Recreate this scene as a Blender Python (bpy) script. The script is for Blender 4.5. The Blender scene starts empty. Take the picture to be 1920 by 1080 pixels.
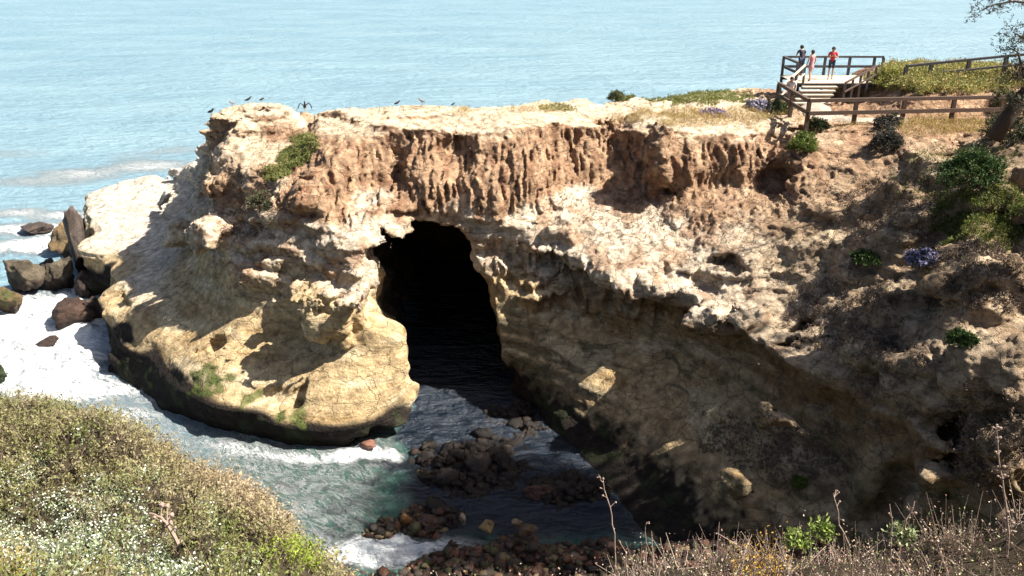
import bpy, bmesh, math, random
import numpy as np
from mathutils import Vector, Matrix

# ------------------------------------------------------------------ camera, sky, sun, exposure
PITCH = math.radians(22.0); FPX = 1600.0; CAMZ = 20.0
SC = bpy.context.scene
SUN_EL = math.radians(50.5); SUN_AZ = math.atan2(0.95, -0.13)      # azimuth measured from +Y towards +X
SUN_DIR = Vector((math.cos(SUN_EL)*math.sin(SUN_AZ), math.cos(SUN_EL)*math.cos(SUN_AZ), math.sin(SUN_EL)))
cd = bpy.data.cameras.new('camera'); cam = bpy.data.objects.new('camera', cd); SC.collection.objects.link(cam)
cam.location = (0, 0, CAMZ); cam.rotation_euler = (math.pi/2 - PITCH, 0, 0)
cd.sensor_width = 36; cd.lens = 36*FPX/1920; cd.clip_start = 0.1; cd.clip_end = 12000
SC.camera = cam
W = bpy.data.worlds.new('World'); SC.world = W; W.use_nodes = True
wn = W.node_tree; bg = wn.nodes['Background']
sky = wn.nodes.new('ShaderNodeTexSky'); sky.sky_type = 'NISHITA'; sky.sun_disc = False
sky.sun_elevation = SUN_EL; sky.sun_rotation = SUN_AZ; sky.air_density = 1.0; sky.dust_density = 3.0; sky.ozone_density = 1.0
wn.links.new(sky.outputs[0], bg.inputs[0]); bg.inputs[1].default_value = 0.045
sl = bpy.data.lights.new('sun', 'SUN'); sl.energy = 5.0; sl.angle = math.radians(0.5); sl.color = (1.0, 0.93, 0.82)
so = bpy.data.objects.new('sun', sl); SC.collection.objects.link(so)
so.rotation_euler = SUN_DIR.to_track_quat('Z', 'Y').to_euler()
SC.view_settings.view_transform = 'Standard'; SC.view_settings.look = 'None'
SC.view_settings.gamma = 1; SC.view_settings.use_curve_mapping = False
SC.view_settings.exposure = 1.4
SC.cycles.max_bounces = 6; SC.cycles.diffuse_bounces = 3; SC.cycles.glossy_bounces = 3
SC.cycles.use_denoising = True

# ------------------------------------------------------------------ helpers
rng = np.random.default_rng(7); random.seed(7)
COL = SC.collection
def P(px, py, z):
    """world point seen at pixel (px,py) of the 1920x1080 photograph and lying at height z"""
    u = (px-960)/FPX; v = (540-py)/FPX
    d = np.array([u, math.cos(PITCH)+v*math.sin(PITCH), -math.sin(PITCH)+v*math.cos(PITCH)])
    return d*((z-CAMZ)/d[2]) + np.array([0, 0, CAMZ])
def PD(px, py, Y):
    u = (px-960)/FPX; v = (540-py)/FPX
    d = np.array([u, math.cos(PITCH)+v*math.sin(PITCH), -math.sin(PITCH)+v*math.cos(PITCH)])
    return d*(Y/d[1]) + np.array([0, 0, CAMZ])
# smooth band-limited noise volume, one feature per 8 cells, tiling every 16 features
def _mk():
    n = 128; k = np.fft.fftfreq(n)*n
    kx, ky, kz = np.meshgrid(k, k, k[:n//2+1], indexing='ij')
    kz = np.abs(kz); kr = np.sqrt(kx**2+ky**2+kz**2)
    f = np.fft.rfftn(np.random.default_rng(3).standard_normal((n, n, n)))*np.exp(-((kr-13)/5.0)**2)
    v = np.fft.irfftn(f, s=(n, n, n)); return (v/v.std()).astype(np.float32)
NT = _mk().ravel()
def nz(x, y, z, sx, sy=None, sz=None, off=0.0):
    """noise (std 1) with feature sizes sx,sy,sz in metres"""
    sy = sx if sy is None else sy; sz = sx if sz is None else sz
    out = None; ii = []
    a, b = 0.8, 0.6
    if sx == sy: X, Y = a*x-b*y, b*x+a*y
    else: X, Y = x, y
    for c, s, o in ((X, sx, off*1.37), (Y, sy, off*2.11+0.3), (z, sz, off*3.7+0.7)):
        q = (np.asarray(c, np.float32)/s+o)*8.0; f = np.floor(q); ii.append((f.astype(np.int64) & 127, (q-f).astype(np.float32)))
    (ix, fx), (iy, fy), (iz, fz) = ii
    ix1 = (ix+1) & 127; iy1 = (iy+1) & 127; iz1 = (iz+1) & 127
    def g(i, j, k): return NT[(i*128+j)*128+k]
    c00 = g(ix, iy, iz)*(1-fz)+g(ix, iy, iz1)*fz; c01 = g(ix, iy1, iz)*(1-fz)+g(ix, iy1, iz1)*fz
    c10 = g(ix1, iy, iz)*(1-fz)+g(ix1, iy, iz1)*fz; c11 = g(ix1, iy1, iz)*(1-fz)+g(ix1, iy1, iz1)*fz
    return (c00*(1-fy)+c01*fy)*(1-fx)+(c10*(1-fy)+c11*fy)*fx
def worley(x, y, z, sx, sz, seed):
    """cell pattern: returns a random number per cell and the distance to the cell border"""
    X, Y, Z = x/sx, y/sx, z/sz; fx_, fy_, fz_ = np.floor(X), np.floor(Y), np.floor(Z)
    ix, iy, iz = fx_.astype(np.int32), fy_.astype(np.int32), fz_.astype(np.int32); J = np.random.default_rng(seed).random((32, 32, 32, 4)).astype(np.float32)
    f1 = np.full(x.shape, 9, np.float32); f2 = f1.copy(); idv = np.zeros(x.shape, np.float32); ux, uy, uz = X-fx_, Y-fy_, Z-fz_
    for a in (-1, 0, 1):
        for b in (-1, 0, 1):
            for c in (-1, 0, 1):
                j = J[(ix+a) & 31, (iy+b) & 31, (iz+c) & 31]
                d = (a+j[..., 0]-ux)**2+(b+j[..., 1]-uy)**2+(c+j[..., 2]-uz)**2
                m = d < f1; f2 = np.where(m, f1, np.minimum(f2, d)); idv = np.where(m, j[..., 3], idv); f1 = np.where(m, d, f1)
    return idv-0.5, np.sqrt(f2)-np.sqrt(f1)
def ss(a, b, x):
    t = np.clip((x-a)/(b-a), 0, 1); return t*t*(3-2*t)
def mesh_np(name, V, F, smooth=True, colors=None, attrs=None):
    """V (n,3); F (m,k) fixed-size faces"""
    me = bpy.data.meshes.new(name); V = np.ascontiguousarray(V, np.float32); F = np.ascontiguousarray(F, np.int32)
    m, k = F.shape
    me.vertices.add(len(V)); me.vertices.foreach_set('co', V.ravel())
    me.loops.add(m*k); me.loops.foreach_set('vertex_index', F.ravel())
    me.polygons.add(m); me.polygons.foreach_set('loop_start', np.arange(0, m*k, k, dtype=np.int32))
    me.polygons.foreach_set('loop_total', np.full(m, k, np.int32))
    if smooth: me.polygons.foreach_set('use_smooth', np.ones(m, bool))
    me.update(calc_edges=True)
    if colors is not None:
        a = me.attributes.new('col', 'FLOAT_COLOR', 'POINT')
        c = np.ones((len(V), 4), np.float32); c[:, :3] = colors; a.data.foreach_set('color', c.ravel())
    for kx, v in (attrs or {}).items():
        a = me.attributes.new(kx, 'FLOAT', 'POINT'); a.data.foreach_set('value', np.asarray(v, np.float32))
    return me
def link(name, me, mat=None, parent=None, loc=None):
    o = bpy.data.objects.new(name, me); COL.objects.link(o)
    if mat is not None and not me.materials: me.materials.append(mat)
    if parent is not None: o.parent = parent
    if loc is not None: o.location = loc
    return o
def tag(o, label, cat, group=None, kind=None):
    o['label'] = label
    if cat: o['category'] = cat
    if group: o['group'] = group
    if kind: o['kind'] = kind
    return o
def empty(name, loc, label, cat, group=None, rz=0):
    o = bpy.data.objects.new(name, None); COL.objects.link(o); o.location = loc; o.rotation_euler = (0, 0, rz)
    o.empty_display_size = 0.2
    return tag(o, label, cat, group)
class N:
    """tiny node-tree helper"""
    def __init__(s, name, rough=0.9, spec=0.3):
        s.m = bpy.data.materials.new(name); s.m.use_nodes = True; s.t = s.m.node_tree
        s.b = s.t.nodes['Principled BSDF']; s.b.inputs['Roughness'].default_value = rough
        s.b.inputs['Specular IOR Level'].default_value = spec
        s.geo = s.t.nodes.new('ShaderNodeNewGeometry')
    def n(s, typ, **kw):
        x = s.t.nodes.new(typ)
        for k, v in kw.items(): setattr(x, k, v)
        return x
    def l(s, a, b): s.t.links.new(a, b)
    def noise(s, scale, detail=4, rough=0.6, vec=None, dist=0.0):
        x = s.n('ShaderNodeTexNoise'); x.inputs['Scale'].default_value = scale; x.inputs['Detail'].default_value = detail
        x.inputs['Roughness'].default_value = rough; x.inputs['Distortion'].default_value = dist
        s.l(vec or s.geo.outputs['Position'], x.inputs['Vector']); return x.outputs[0]
    def mapv(s, sc):
        x = s.n('ShaderNodeMapping'); x.inputs['Scale'].default_value = sc; s.l(s.geo.outputs['Position'], x.inputs[0]); return x.outputs[0]
    def ramp(s, fac, stops):
        x = s.n('ShaderNodeValToRGB'); e = x.color_ramp.elements
        while len(e) < len(stops): e.new(0.5)
        for el, (p, c) in zip(e, stops):
            el.position = p; el.color = (*c, 1) if len(c) == 3 else c
        s.l(fac, x.inputs[0]); return x.outputs[0]
    def mix(s, fac, a, b, mode='MIX'):
        x = s.n('ShaderNodeMix', data_type='RGBA', blend_type=mode)
        for i, v in ((0, fac), (6, a), (7, b)):
            if hasattr(v, 'is_linked'): s.l(v, x.inputs[i])
            elif i == 0: x.inputs[0].default_value = v
            else: x.inputs[i].default_value = (*v, 1)
        return x.outputs[2]
    def math(s, op, a, b=0.0):
        x = s.n('ShaderNodeMath', operation=op)
        for i, v in ((0, a), (1, b)):
            if hasattr(v, 'is_linked'): s.l(v, x.inputs[i])
            else: x.inputs[i].default_value = v
        return x.outputs[0]
    def attr(s, name):
        x = s.n('ShaderNodeAttribute'); x.attribute_name = name; return x
    def bump(s, h, strength, dist):
        x = s.n('ShaderNodeBump'); x.inputs['Strength'].default_value = strength; x.inputs['Distance'].default_value = dist
        s.l(h, x.inputs['Height']); s.l(x.outputs[0], s.b.inputs['Normal']); return x
    def color(s, c): s.l(c, s.b.inputs['Base Color'])

# ------------------------------------------------------------------ the sea cliff: height contours -> solid field -> surface
def S(*pts):
    """station: (px,py,z) seen in the photo, or ('w',X,Y,z)"""
    out = []
    for p in pts:
        if p[0] == 'w': out.append((p[3], p[1], p[2]))
        else:
            q = P(*p); out.append((p[2], q[0], q[1]))
    return sorted(out)
ST = [
 S(('w',30,68,0),('w',30,54,12)),
 S(('w',22,67,0),('w',21,53,12)),
 S(('w',14,66,0),('w',13,51.3,12)),
 S(('w',9,62,0),('w',9,49.2,12)),
 S(('w',4,61,0),('w',4,47,12)),
 S(('w',-2,59,0),('w',-1.7,45.2,12)),
 S(('w',-8,60,0),('w',-7,44.9,12)),
 S(('w',-15,64,0),('w',-16,56,6),('w',-12.5,45.5,12)),
 S(('w',-24,66,0),('w',-23,60,4),('w',-21,58,6),('w',-17,53,8),('w',-13.8,45.5,12)),
 S(('w',-32,61,0),('w',-31,60,3),('w',-28,61,4),('w',-22,58,6),('w',-16.5,52,8),('w',-14.5,44.6,12)),
 S((165,548,0),(167,462,3),(240,392,3.7),(330,348,4.4),(362,322,5.6),(372,288,7.8),(377,250,10),(388,222,12)),
 S((232,552,0),(238,545,1.5),(240,518,2.7),(262,480,3.2),(320,425,3.9),(365,387,4.6),(378,350,5.8),(384,312,7.8),(400,268,10),(430,222,12)),
 S((214,690,0),(208,625,1.4),(206,578,2.3),(240,548,3.05),(300,508,3.6),(360,472,4.3),(385,432,5.3),(392,395,6.6),(396,345,8.6),(402,292,10.3),(450,220,12)),
 S((270,740,0),(300,695,1.4),(320,640,2.5),(345,585,3.3),(375,540,4.1),(398,507,4.8),(412,470,5.8),(420,430,7),(430,392,8),(440,355,9),(455,318,10),(490,258,11),(520,213,12)),
 S((400,800,0),(408,762,1.4),(430,700,2.4),(450,630,3.4),(455,580,4.3),(462,545,4.9),(470,502,5.8),(480,455,7),(490,410,8.1),(495,370,9.1),(510,325,10),(560,262,11.1),(585,212,12)),
 S((530,836,0),(540,800,1.2),(560,735,2.2),(570,675,3.1),(575,630,3.9),(578,590,4.7),(582,545,5.8),(588,495,6.9),(595,450,7.9),(600,405,8.9),(600,358,9.9),(612,290,11),(640,218,12)),
 S((650,836,0),(665,812,1),(685,740,2.3),(692,680,3.3),(690,635,4.1),(682,600,4.9),(680,555,5.9),(680,505,7),(680,455,8),(685,400,8.8),(690,345,9.7),(692,300,10.6),(697,262,11.4),(700,232,12)),
 S((760,830,0),(760,700,3),(765,590,5),(770,480,7),(775,420,8),(780,385,9),(780,340,10),(775,285,11),(765,240,12)),
 S((860,760,0),(855,640,3),(860,545,5),(860,470,7),(860,425,8),(860,380,9),(860,335,10),(860,285,11),(860,242,12)),
 S((965,750,0),(975,680,2),(950,590,4),(930,520,5.5),(930,460,7),(935,420,8),(950,385,9),(960,340,10),(965,290,11),(965,240,12)),
 S((1040,820,0),(1055,760,.9),(1060,700,2.1),(1060,630,3.7),(1060,565,5.2),(1040,482,6.5),(1040,462,7.1),(1080,420,8),(1100,385,8.6),(1098,350,9.1),(1092,305,10.1),(1092,265,11),(1090,225,12)),
 S((1120,900,0),(1150,835,.6),(1170,740,2.2),(1178,690,3.1),(1175,640,4.1),(1172,602,5.0),(1165,552,6),(1165,530,6.6),(1170,490,7.3),(1180,420,8.2),(1172,388,8.6),(1180,348,9.1),(1182,305,10.1),(1180,265,11),(1175,228,12)),
 S((1200,1000,0),(1225,940,.4),(1250,860,1.2),(1268,775,2.3),(1268,700,3.5),(1262,630,4.8),(1235,575,5.9),(1250,530,6.6),(1260,470,7.5),(1270,410,8.5),(1262,362,9.2),(1262,310,10.5),(1265,240,12)),
 S((1330,1080,0),(1380,960,1.4),(1400,880,2.3),(1420,800,3.4),(1430,720,4.7),(1436,655,5.7),(1440,620,6.3),(1420,550,7),(1400,480,8),(1400,400,9),(1390,350,9.6),(1385,300,10.8),(1380,245,12)),
 S((1480,1130,0),(1500,1020,1.2),(1500,920,2.6),(1500,820,4),(1490,730,5.2),(1480,655,6.2),(1490,570,7),(1500,500,8),(1510,420,9),(1510,360,10),(1500,300,11),(1500,245,12)),
 S((1620,1150,0),(1620,1020,2),(1620,900,4),(1620,780,5.5),(1610,700,6.5),(1610,610,7.5),(1620,530,8.5),(1630,440,9.5),(1640,360,10.5),(1640,300,11.3),(1640,250,12)),
 S((1750,1200,0),(1750,1040,2),(1740,940,4),(1740,830,6),(1730,750,7),(1720,650,8),(1730,550,9),(1740,470,10),(1750,380,11),(1760,300,12),(1760,250,12.8)),
 S((1900,1200,0),(1900,1040,3),(1900,930,5),(1890,800,7),(1880,720,8),(1880,620,9),(1890,530,10),(1900,440,11),(1900,360,12),(1900,290,13)),
 S((2150,1200,0),(2150,1040,4),(2150,860,7),(2150,600,10),(2150,430,12),(2150,330,13.5)),
 S(('w',22,9,0),('w',25,12,12),('w',28,14,15)),
 S(('w',46,6,0),('w',46,6,12)),
 S(('w',46,74,0),('w',46,74,12)),
]
VX = 0.095
X0, X1, Y0, Y1, Z0, Z1 = -34.0, 35.0, 18.0, 65.0, -0.7, 14.6
xs = np.arange(X0, X1, VX, dtype=np.float32); ys = np.arange(Y0, Y1, VX, dtype=np.float32); zs = np.arange(Z0, Z1, VX, dtype=np.float32)
def contour(z):
    pts = []
    for s in ST:
        a = np.array(s); pts.append((np.interp(z, a[:, 0], a[:, 1]), np.interp(z, a[:, 0], a[:, 2])))
    pts = np.array(pts)
    # catmull-rom between stations
    n = len(pts); out = []
    for i in range(n):
        p0, p1, p2, p3 = pts[i-1], pts[i], pts[(i+1) % n], pts[(i+2) % n]
        L = np.linalg.norm(p2-p1); m = 4 if L < 12 else 1
        for k in range(m):
            t = k/m
            if L >= 12: out.append(p1+(p2-p1)*t); continue
            q1 = (p2-p0)*0.5; q2 = (p3-p1)*0.5
            for q in (q1, q2):
                ln = np.linalg.norm(q)
                if ln > L: q *= L/ln
            h = (2*t**3-3*t**2+1)*p1+(t**3-2*t**2+t)*q1+(-2*t**3+3*t**2)*p2+(t**3-t**2)*q2
            out.append(h)
    return np.array(out, np.float32)
def sdist(gx, gy, poly):
    """signed distance, negative inside; gx,gy 2-D grids"""
    best = np.full(gx.shape, 1e9, np.float32); ins = np.zeros(gx.shape, bool); n = len(poly)
    for i in range(n):
        ax, ay = poly[i]; bx, by = poly[(i+1) % n]; ex, ey = bx-ax, by-ay; L = ex*ex+ey*ey+1e-9
        wx = gx-ax; wy = gy-ay
        t = np.clip((wx*ex+wy*ey)/L, 0, 1); dx = wx-t*ex; dy = wy-t*ey
        np.minimum(best, dx*dx+dy*dy, out=best)
        if ay != by:
            ins ^= ((gy >= min(ay, by)) & (gy < max(ay, by)) & (gx < ax+(gy-ay)*ex/ey))
    d = np.sqrt(best); return np.where(ins, -d, d)
def up2(a, tx, ty, cx, cy):
    ix = np.clip(((tx-cx[0])/(cx[1]-cx[0])), 0, len(cx)-1.001); iy = np.clip(((ty-cy[0])/(cy[1]-cy[0])), 0, len(cy)-1.001)
    i0 = ix.astype(int); j0 = iy.astype(int); fx = (ix-i0)[:, None]; fy = (iy-j0)[None, :]
    A = a[i0][:, j0]; B = a[i0+1][:, j0]; C = a[i0][:, j0+1]; D = a[i0+1][:, j0+1]
    return ((A*(1-fx)+B*fx)*(1-fy)+(C*(1-fx)+D*fx)*fy).astype(np.float32)
cx = np.arange(X0, X1+0.6, 0.5, dtype=np.float32); cy = np.arange(Y0, Y1+0.6, 0.5, dtype=np.float32)
CGX, CGY = np.meshgrid(cx, cy, indexing='ij')
zl = np.arange(-1, 15.3, 0.3)
SL = np.stack([sdist(CGX, CGY, contour(z)) for z in zl])          # coarse slices
# soften vertical steps a little
F = np.empty((len(xs), len(ys), len(zs)), np.float32)
for k, z in enumerate(zs):
    q = (z-zl[0])/0.3; i = int(q); f = q-i
    F[:, :, k] = up2(SL[i]*(1-f)+SL[i+1]*f, xs, ys, cx, cy)
GX, GY = np.meshgrid(xs, ys, indexing='ij')
# plateau height
def topz(x, y):
    t = 12.0+0.10*nz(x, y, 0*x, 6, off=3)+0.035*nz(x, y, 0*x, 1.6, off=5)
    t = t-0.5*ss(39.5, 45, y)*ss(0, -6, x)*0                        # flat left top
    t += 0.5*np.exp(-((x+12.5)**2/3.0+(y-43.6)**2/3.0))+0.35*np.exp(-((x+8.9)**2/1.2+(y-42.3)**2/1.5))+0.3*np.exp(-((x+6)**2/2+(y-43)**2/2))
    t -= 0.35*np.exp(-((x+10.6)**2/0.8+(y-43)**2/6))
    t -= 4.5*ss(51.2, 54, y)*ss(14, 17, x)+0*x
    t += 2.0*ss(17, 23, x)*ss(38, 33, y)+1.25*ss(18.3, 21, x)*ss(41.4, 43.5, y)                            # ground climbs to the right
    return t
TOP = topz(GX, GY)
# ---- local solids and hollows: (px,py,z, rx,ry,rz, sign, blend)
BL = [
 (622,588,5.0, 1.05,1.2,1.05, 1,0.12),(620,540,6.1, 1.25,1.35,0.22,1,0.08),
 (482,462,6.9, 0.7,0.7,0.35, 1,0.25),(470,520,6.0,0.4,0.4,0.5,1,0.2),(338,440,5.2, 1.0,0.9,0.7, 1,0.2),(300,372,5.0,0.7,0.6,0.5,1,0.2),
 (590,350,9.7,0.9,0.8,0.8,1,0.3),(415,345,9.0,0.8,0.8,0.6,1,0.3),
 (390,440,7.2,1.1,1.1,0.7,1,0.4),
 (270,395,5.6,0.5,0.5,0.4,1,0.2),
 (535,745,2.0, 1.2,0.7,0.5, -1,0.2),(720,838,-0.1, 1.3,1.3,0.8,-1,0.3),(405,648,2.9, 1.1,0.5,0.4, -1,0.2),
 (1238,300,10.6, 0.6,1.1,1.5, 1,0.4),(1100,330,10.6, 2.6,1.2,1.7,-1,0.5),(1175,340,10.2,1.2,1.0,1.9,-1,0.4),
 (1460,345,9.8,0.9,1.1,1.0,-1,0.4),(740,300,10.8,0.45,1.2,1.8,-1,0.3),
 (1465,785,4.75, 0.75,0.5,0.22, 1,0.4),(1520,760,5.0,0.9,0.9,0.6,-1,0.3),
 (1770,880,4.6, 0.6,1.5,2.2,-1,0.4),
 (1540,650,6.0,1.4,1.2,0.7,-1,0.4),
 (1840,690,8.0,1.3,1.2,0.9,1,0.4),(1830,520,9.9,1.6,1.3,0.9,1,0.4),(1850,900,5.0,0.9,0.9,2.0,1,0.4),
 (1330,600,6.2,0.9,0.8,0.5,1,0.3),(1210,520,6.8,0.8,0.8,0.4,1,0.3),(1275,568,6.3,0.55,0.8,0.45,-1,0.15),(1315,535,6.9,0.6,0.8,0.4,-1,0.15),(1360,495,7.6,0.7,0.7,0.35,-1,0.15),(1230,545,6.5,0.7,0.6,0.4,1,0.2),(1050,430,7.8,0.7,0.6,0.4,1,0.2),(1400,590,6.6,0.7,0.7,0.4,1,0.2),
 (1090,440,7.7,0.9,0.8,0.5,1,0.3),(1380,900,2.6,0.5,0.5,0.5,1,0.2),(1180,950,1.5,0.5,0.5,0.5,1,0.2),
]
def cave(x, y, z):
    """arched passage running inland of the mouth; negative inside"""
    hz = np.array([-1, 0, 1.5, 3, 4.5, 5.5, 6.5, 7.2, 7.7], float)
    # left and right walls in pixels at the plane Y=36.5
    L = [P_plane(q) for q in ((722,770),(735,730),(722,660),(704,600),(694,560),(688,520),(688,478),(700,445),(735,420))]
    R = [P_plane(q) for q in ((990,770),(972,730),(950,660),(938,600),(922,560),(902,520),(884,478),(862,448),(825,420))]
    Lz = np.array([p[1] for p in L])[::-1]; Lx = np.array([p[0] for p in L])[::-1]
    Rx = np.array([p[0] for p in R])[::-1]
    o = np.argsort(Lz); lx = np.interp(z, Lz[o], Lx[o]); rx = np.interp(z, Lz[o], Rx[o])
    zt = Lz.max()
    lx = lx+1.5*ss(37.0, 33.5, y)*ss(4.9, 3.9, z)*ss(0.2, 1.3, z)
    m = (lx+rx)/2; hw = (rx-lx)/2
    fl = 1+0.55*ss(36.5, 31, y)                                     # mouth flares outwards
    tp = 1-0.45*ss(46, 58, y)
    m = m-(y-36.5)*0.08
    d = np.maximum(x-m-hw*fl*tp, m-x-hw*tp*(1+0.12*ss(36, 31, y)*ss(1.0, 0.0, z)))
    dz = z-(zt-0.35+0.15*ss(36.5, 33, y)-2.8*ss(38, 52, y))
    d = np.maximum(d, dz)
    return np.maximum(d, y-(54.5-1.25*np.maximum(z, 0)))
def P_plane(q):
    p = PD(q[0], q[1], 36.5); return (p[0], p[2])
def field_details(x, y, z, f):
    """x,y,z,f flat arrays of points near the surface"""
    inl = ss(-40, -30, x)
    band = ss(8.3, 9.0, z+0.3*nz(x, y, z, 3, off=9))*ss(12.0, 11.3, z)*ss(-12, -9.5, x)*ss(15, 12, x)*ss(34, 36, y)
    lowsm = ss(5.9, 5.0, z+0.35*nz(x, y, z, 2.5, off=2))
    lft = ss(-3, -5, x)
    # rough crusty zones: mid heights; lower walls are smooth
    rough = 1-0.72*lowsm; rough = np.maximum(rough, 0.75*ss(-17, -19.5, x))
    nb = 1-0.92*band
    d = (0.25-0.15*ss(-1, 1, x)*lowsm)*nz(x, y, z, 5, off=1)+rough*nb*(0.15*nz(x, y, z, 2.4, off=4))
    r1 = 1-np.abs(nz(x, y, z, 2.1, 2.0, 0.9, off=6)); d += rough*nb*0.03*r1
    d += (0.25+0.75*rough)*nb*0.018*nz(x, y, z, 0.6, 0.61, 0.35, off=7)
    d += rough*nb*0.05*np.tanh(3*nz(x, y, z, 1.7, 1.6, 0.4, off=8))
    qx_ = x+0.25*nz(x, y, z, 1.5, off=201); qy_ = y+0.25*nz(x, y, z, 1.5, off=202); qz_ = z+0.15*nz(x, y, z, 1.5, off=203)
    w1, e1 = worley(qx_, qy_, qz_, 1.5, 0.8, 1); w2, e2 = worley(qx_, qy_, qz_, 0.5, 0.36, 2)
    d += np.maximum(rough-0.28, 0.02)/0.72*nb*(0.26*w1-0.05*ss(0.10, 0, e1)+0.05*w2)
    # strata
    d += 0.15*rough*(1-band)*np.tanh(2*nz(x, y, z+0.25*nz(x, y, z, 3, off=31), 5, 5, 0.6, off=12))+0.018*lowsm*nz(x, y, z, 5, 5, 0.5, off=13)
    # flutes cut by runoff
    wx = x+0.08*nz(x, y, z, 1.2, off=14)
    fl = np.abs(nz(wx, y, z, 0.50, 2.6, 4.5, off=15)); fl2 = nz(wx, y, z, 0.20, 1.0, 1.4, off=16)
    d += band*((0.6+0.4*np.tanh(1.5*nz(x, y, z, 1.7, 3, 1.6, off=171)))*(0.16*(0.8-fl)-0.38*np.exp(-(fl/0.42)**2))+0.06+0.10*fl2+0.03*nz(x, y, z, 0.25, off=71)+0.24*nz(x, y, z, 1.9, 3, 7, off=17))
    # hanging fringe right of the arch
    fr = ss(-2.2, -0.5, x)*ss(9, 6, x)*ss(7.6, 6.8, z)*ss(3.8, 5.2, z)*ss(31, 33, y)
    d += fr*(0.22*(0.8-np.abs(nz(wx, y, z, 0.55, 1.8, 3.0, off=18)))+0.06*nz(wx, y, z, 0.27, 0.9, 1.5, off=19))
    # hard crust: jutting lip with a recess right under it
    zl = np.interp(x, (0.5, 2, 5, 9, 11), (6.9, 6.8, 6.2, 5.8, 6.0))+0.2*nz(x, y, z, 1.5, off=23); lm = ss(0.8, 2.2, x)*ss(12.5, 10, x)*ss(38, 36, y)
    d += lm*(0.40*np.exp(-((z-zl-0.3)/0.4)**2)-1.05*ss(zl+0.05, zl-0.22, z)*ss(zl-4.6, zl-1.6, z))
    # gullies in the shaded right wall
    gl = ss(9, 12, x)*ss(37, 33, y)
    d += gl*(0.45*nz(x, y, z, 2.0, 2.1, 7, off=21)+0.2*nz(x, y, z, 1.1, off=22))
    d *= 1-0.55*ss(11.2, 11.9, z)*ss(-10, -8, x)
    f = f-d*0.95
    f = np.maximum(f, (z-topz(x, y))*0.9-0.25*0)
    for px, py, bz, rx, ry, rz, sg, k in BL:
        c = P(px, py, bz)
        m = (np.abs(x-c[0]) < rx+1.3) & (np.abs(y-c[1]) < ry+1.3) & (np.abs(z-bz) < rz+1.3)
        if not m.any(): continue
        xx, yy, zz = x[m]-c[0], y[m]-c[1], z[m]-bz
        g = np.sqrt((xx/rx)**2+(yy/ry)**2+(zz/rz)**2) if k > 0.13 else ((np.abs(xx)/rx)**5+(np.abs(yy)/ry)**5+(np.abs(zz)/rz)**5)**0.2
        g = (g-1)*min(rx, ry, rz)-0.10*nz(x[m], y[m], z[m], 0.9, off=25)-0.025*nz(x[m], y[m], z[m], 0.35, off=26)-0.14*worley(x[m], y[m], z[m], 0.6, 0.35, 5)[0]
        a = f[m]; b = g if sg > 0 else -g
        if sg > 0:
            h = np.clip(0.5+0.5*(b-a)/k, 0, 1); f[m] = b*(1-h)+a*h-k*h*(1-h)
        else:
            h = np.clip(0.5-0.5*(b-a)/k, 0, 1); f[m] = b*(1-h)+a*h+k*h*(1-h)
    cv = cave(x, y, z)+0.25*nz(x, y, z, 2.0, off=27)+0.08*nz(x, y, z, 0.7, off=28)
    f = np.maximum(f, -cv)
    # undercut, wave-cut notch along the foot of the headland
    f = np.maximum(f, -(0.0*f-1)) if False else f
    return f
CV = None
near = np.abs(F) < 2.0
kk = (zs[None, None, :]-TOP[:, :, None])
near &= kk < 1.6
top_near = (F < 0) & (np.abs(kk) < 0.5); near |= top_near
# cave region always evaluated
ci = (xs > -11) & (xs < 4); cj = (ys > 30) & (ys < 60); ck = zs < 8.8
near[np.ix_(ci, cj, ck)] |= (F[np.ix_(ci, cj, ck)] < 2.0)
base_cut = kk*0.9
F = np.where(kk > -1.0, np.maximum(F, base_cut), F)
del kk, base_cut, top_near
I, J, K = np.nonzero(near); CH = 1500000
SLF = None
F0 = F[I, J, K]
for a in range(0, len(I), CH):
    i, j, k = I[a:a+CH], J[a:a+CH], K[a:a+CH]
    F[i, j, k] = field_details(xs[i], ys[j], zs[k], F0[a:a+CH].copy())
del near, F0
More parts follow.
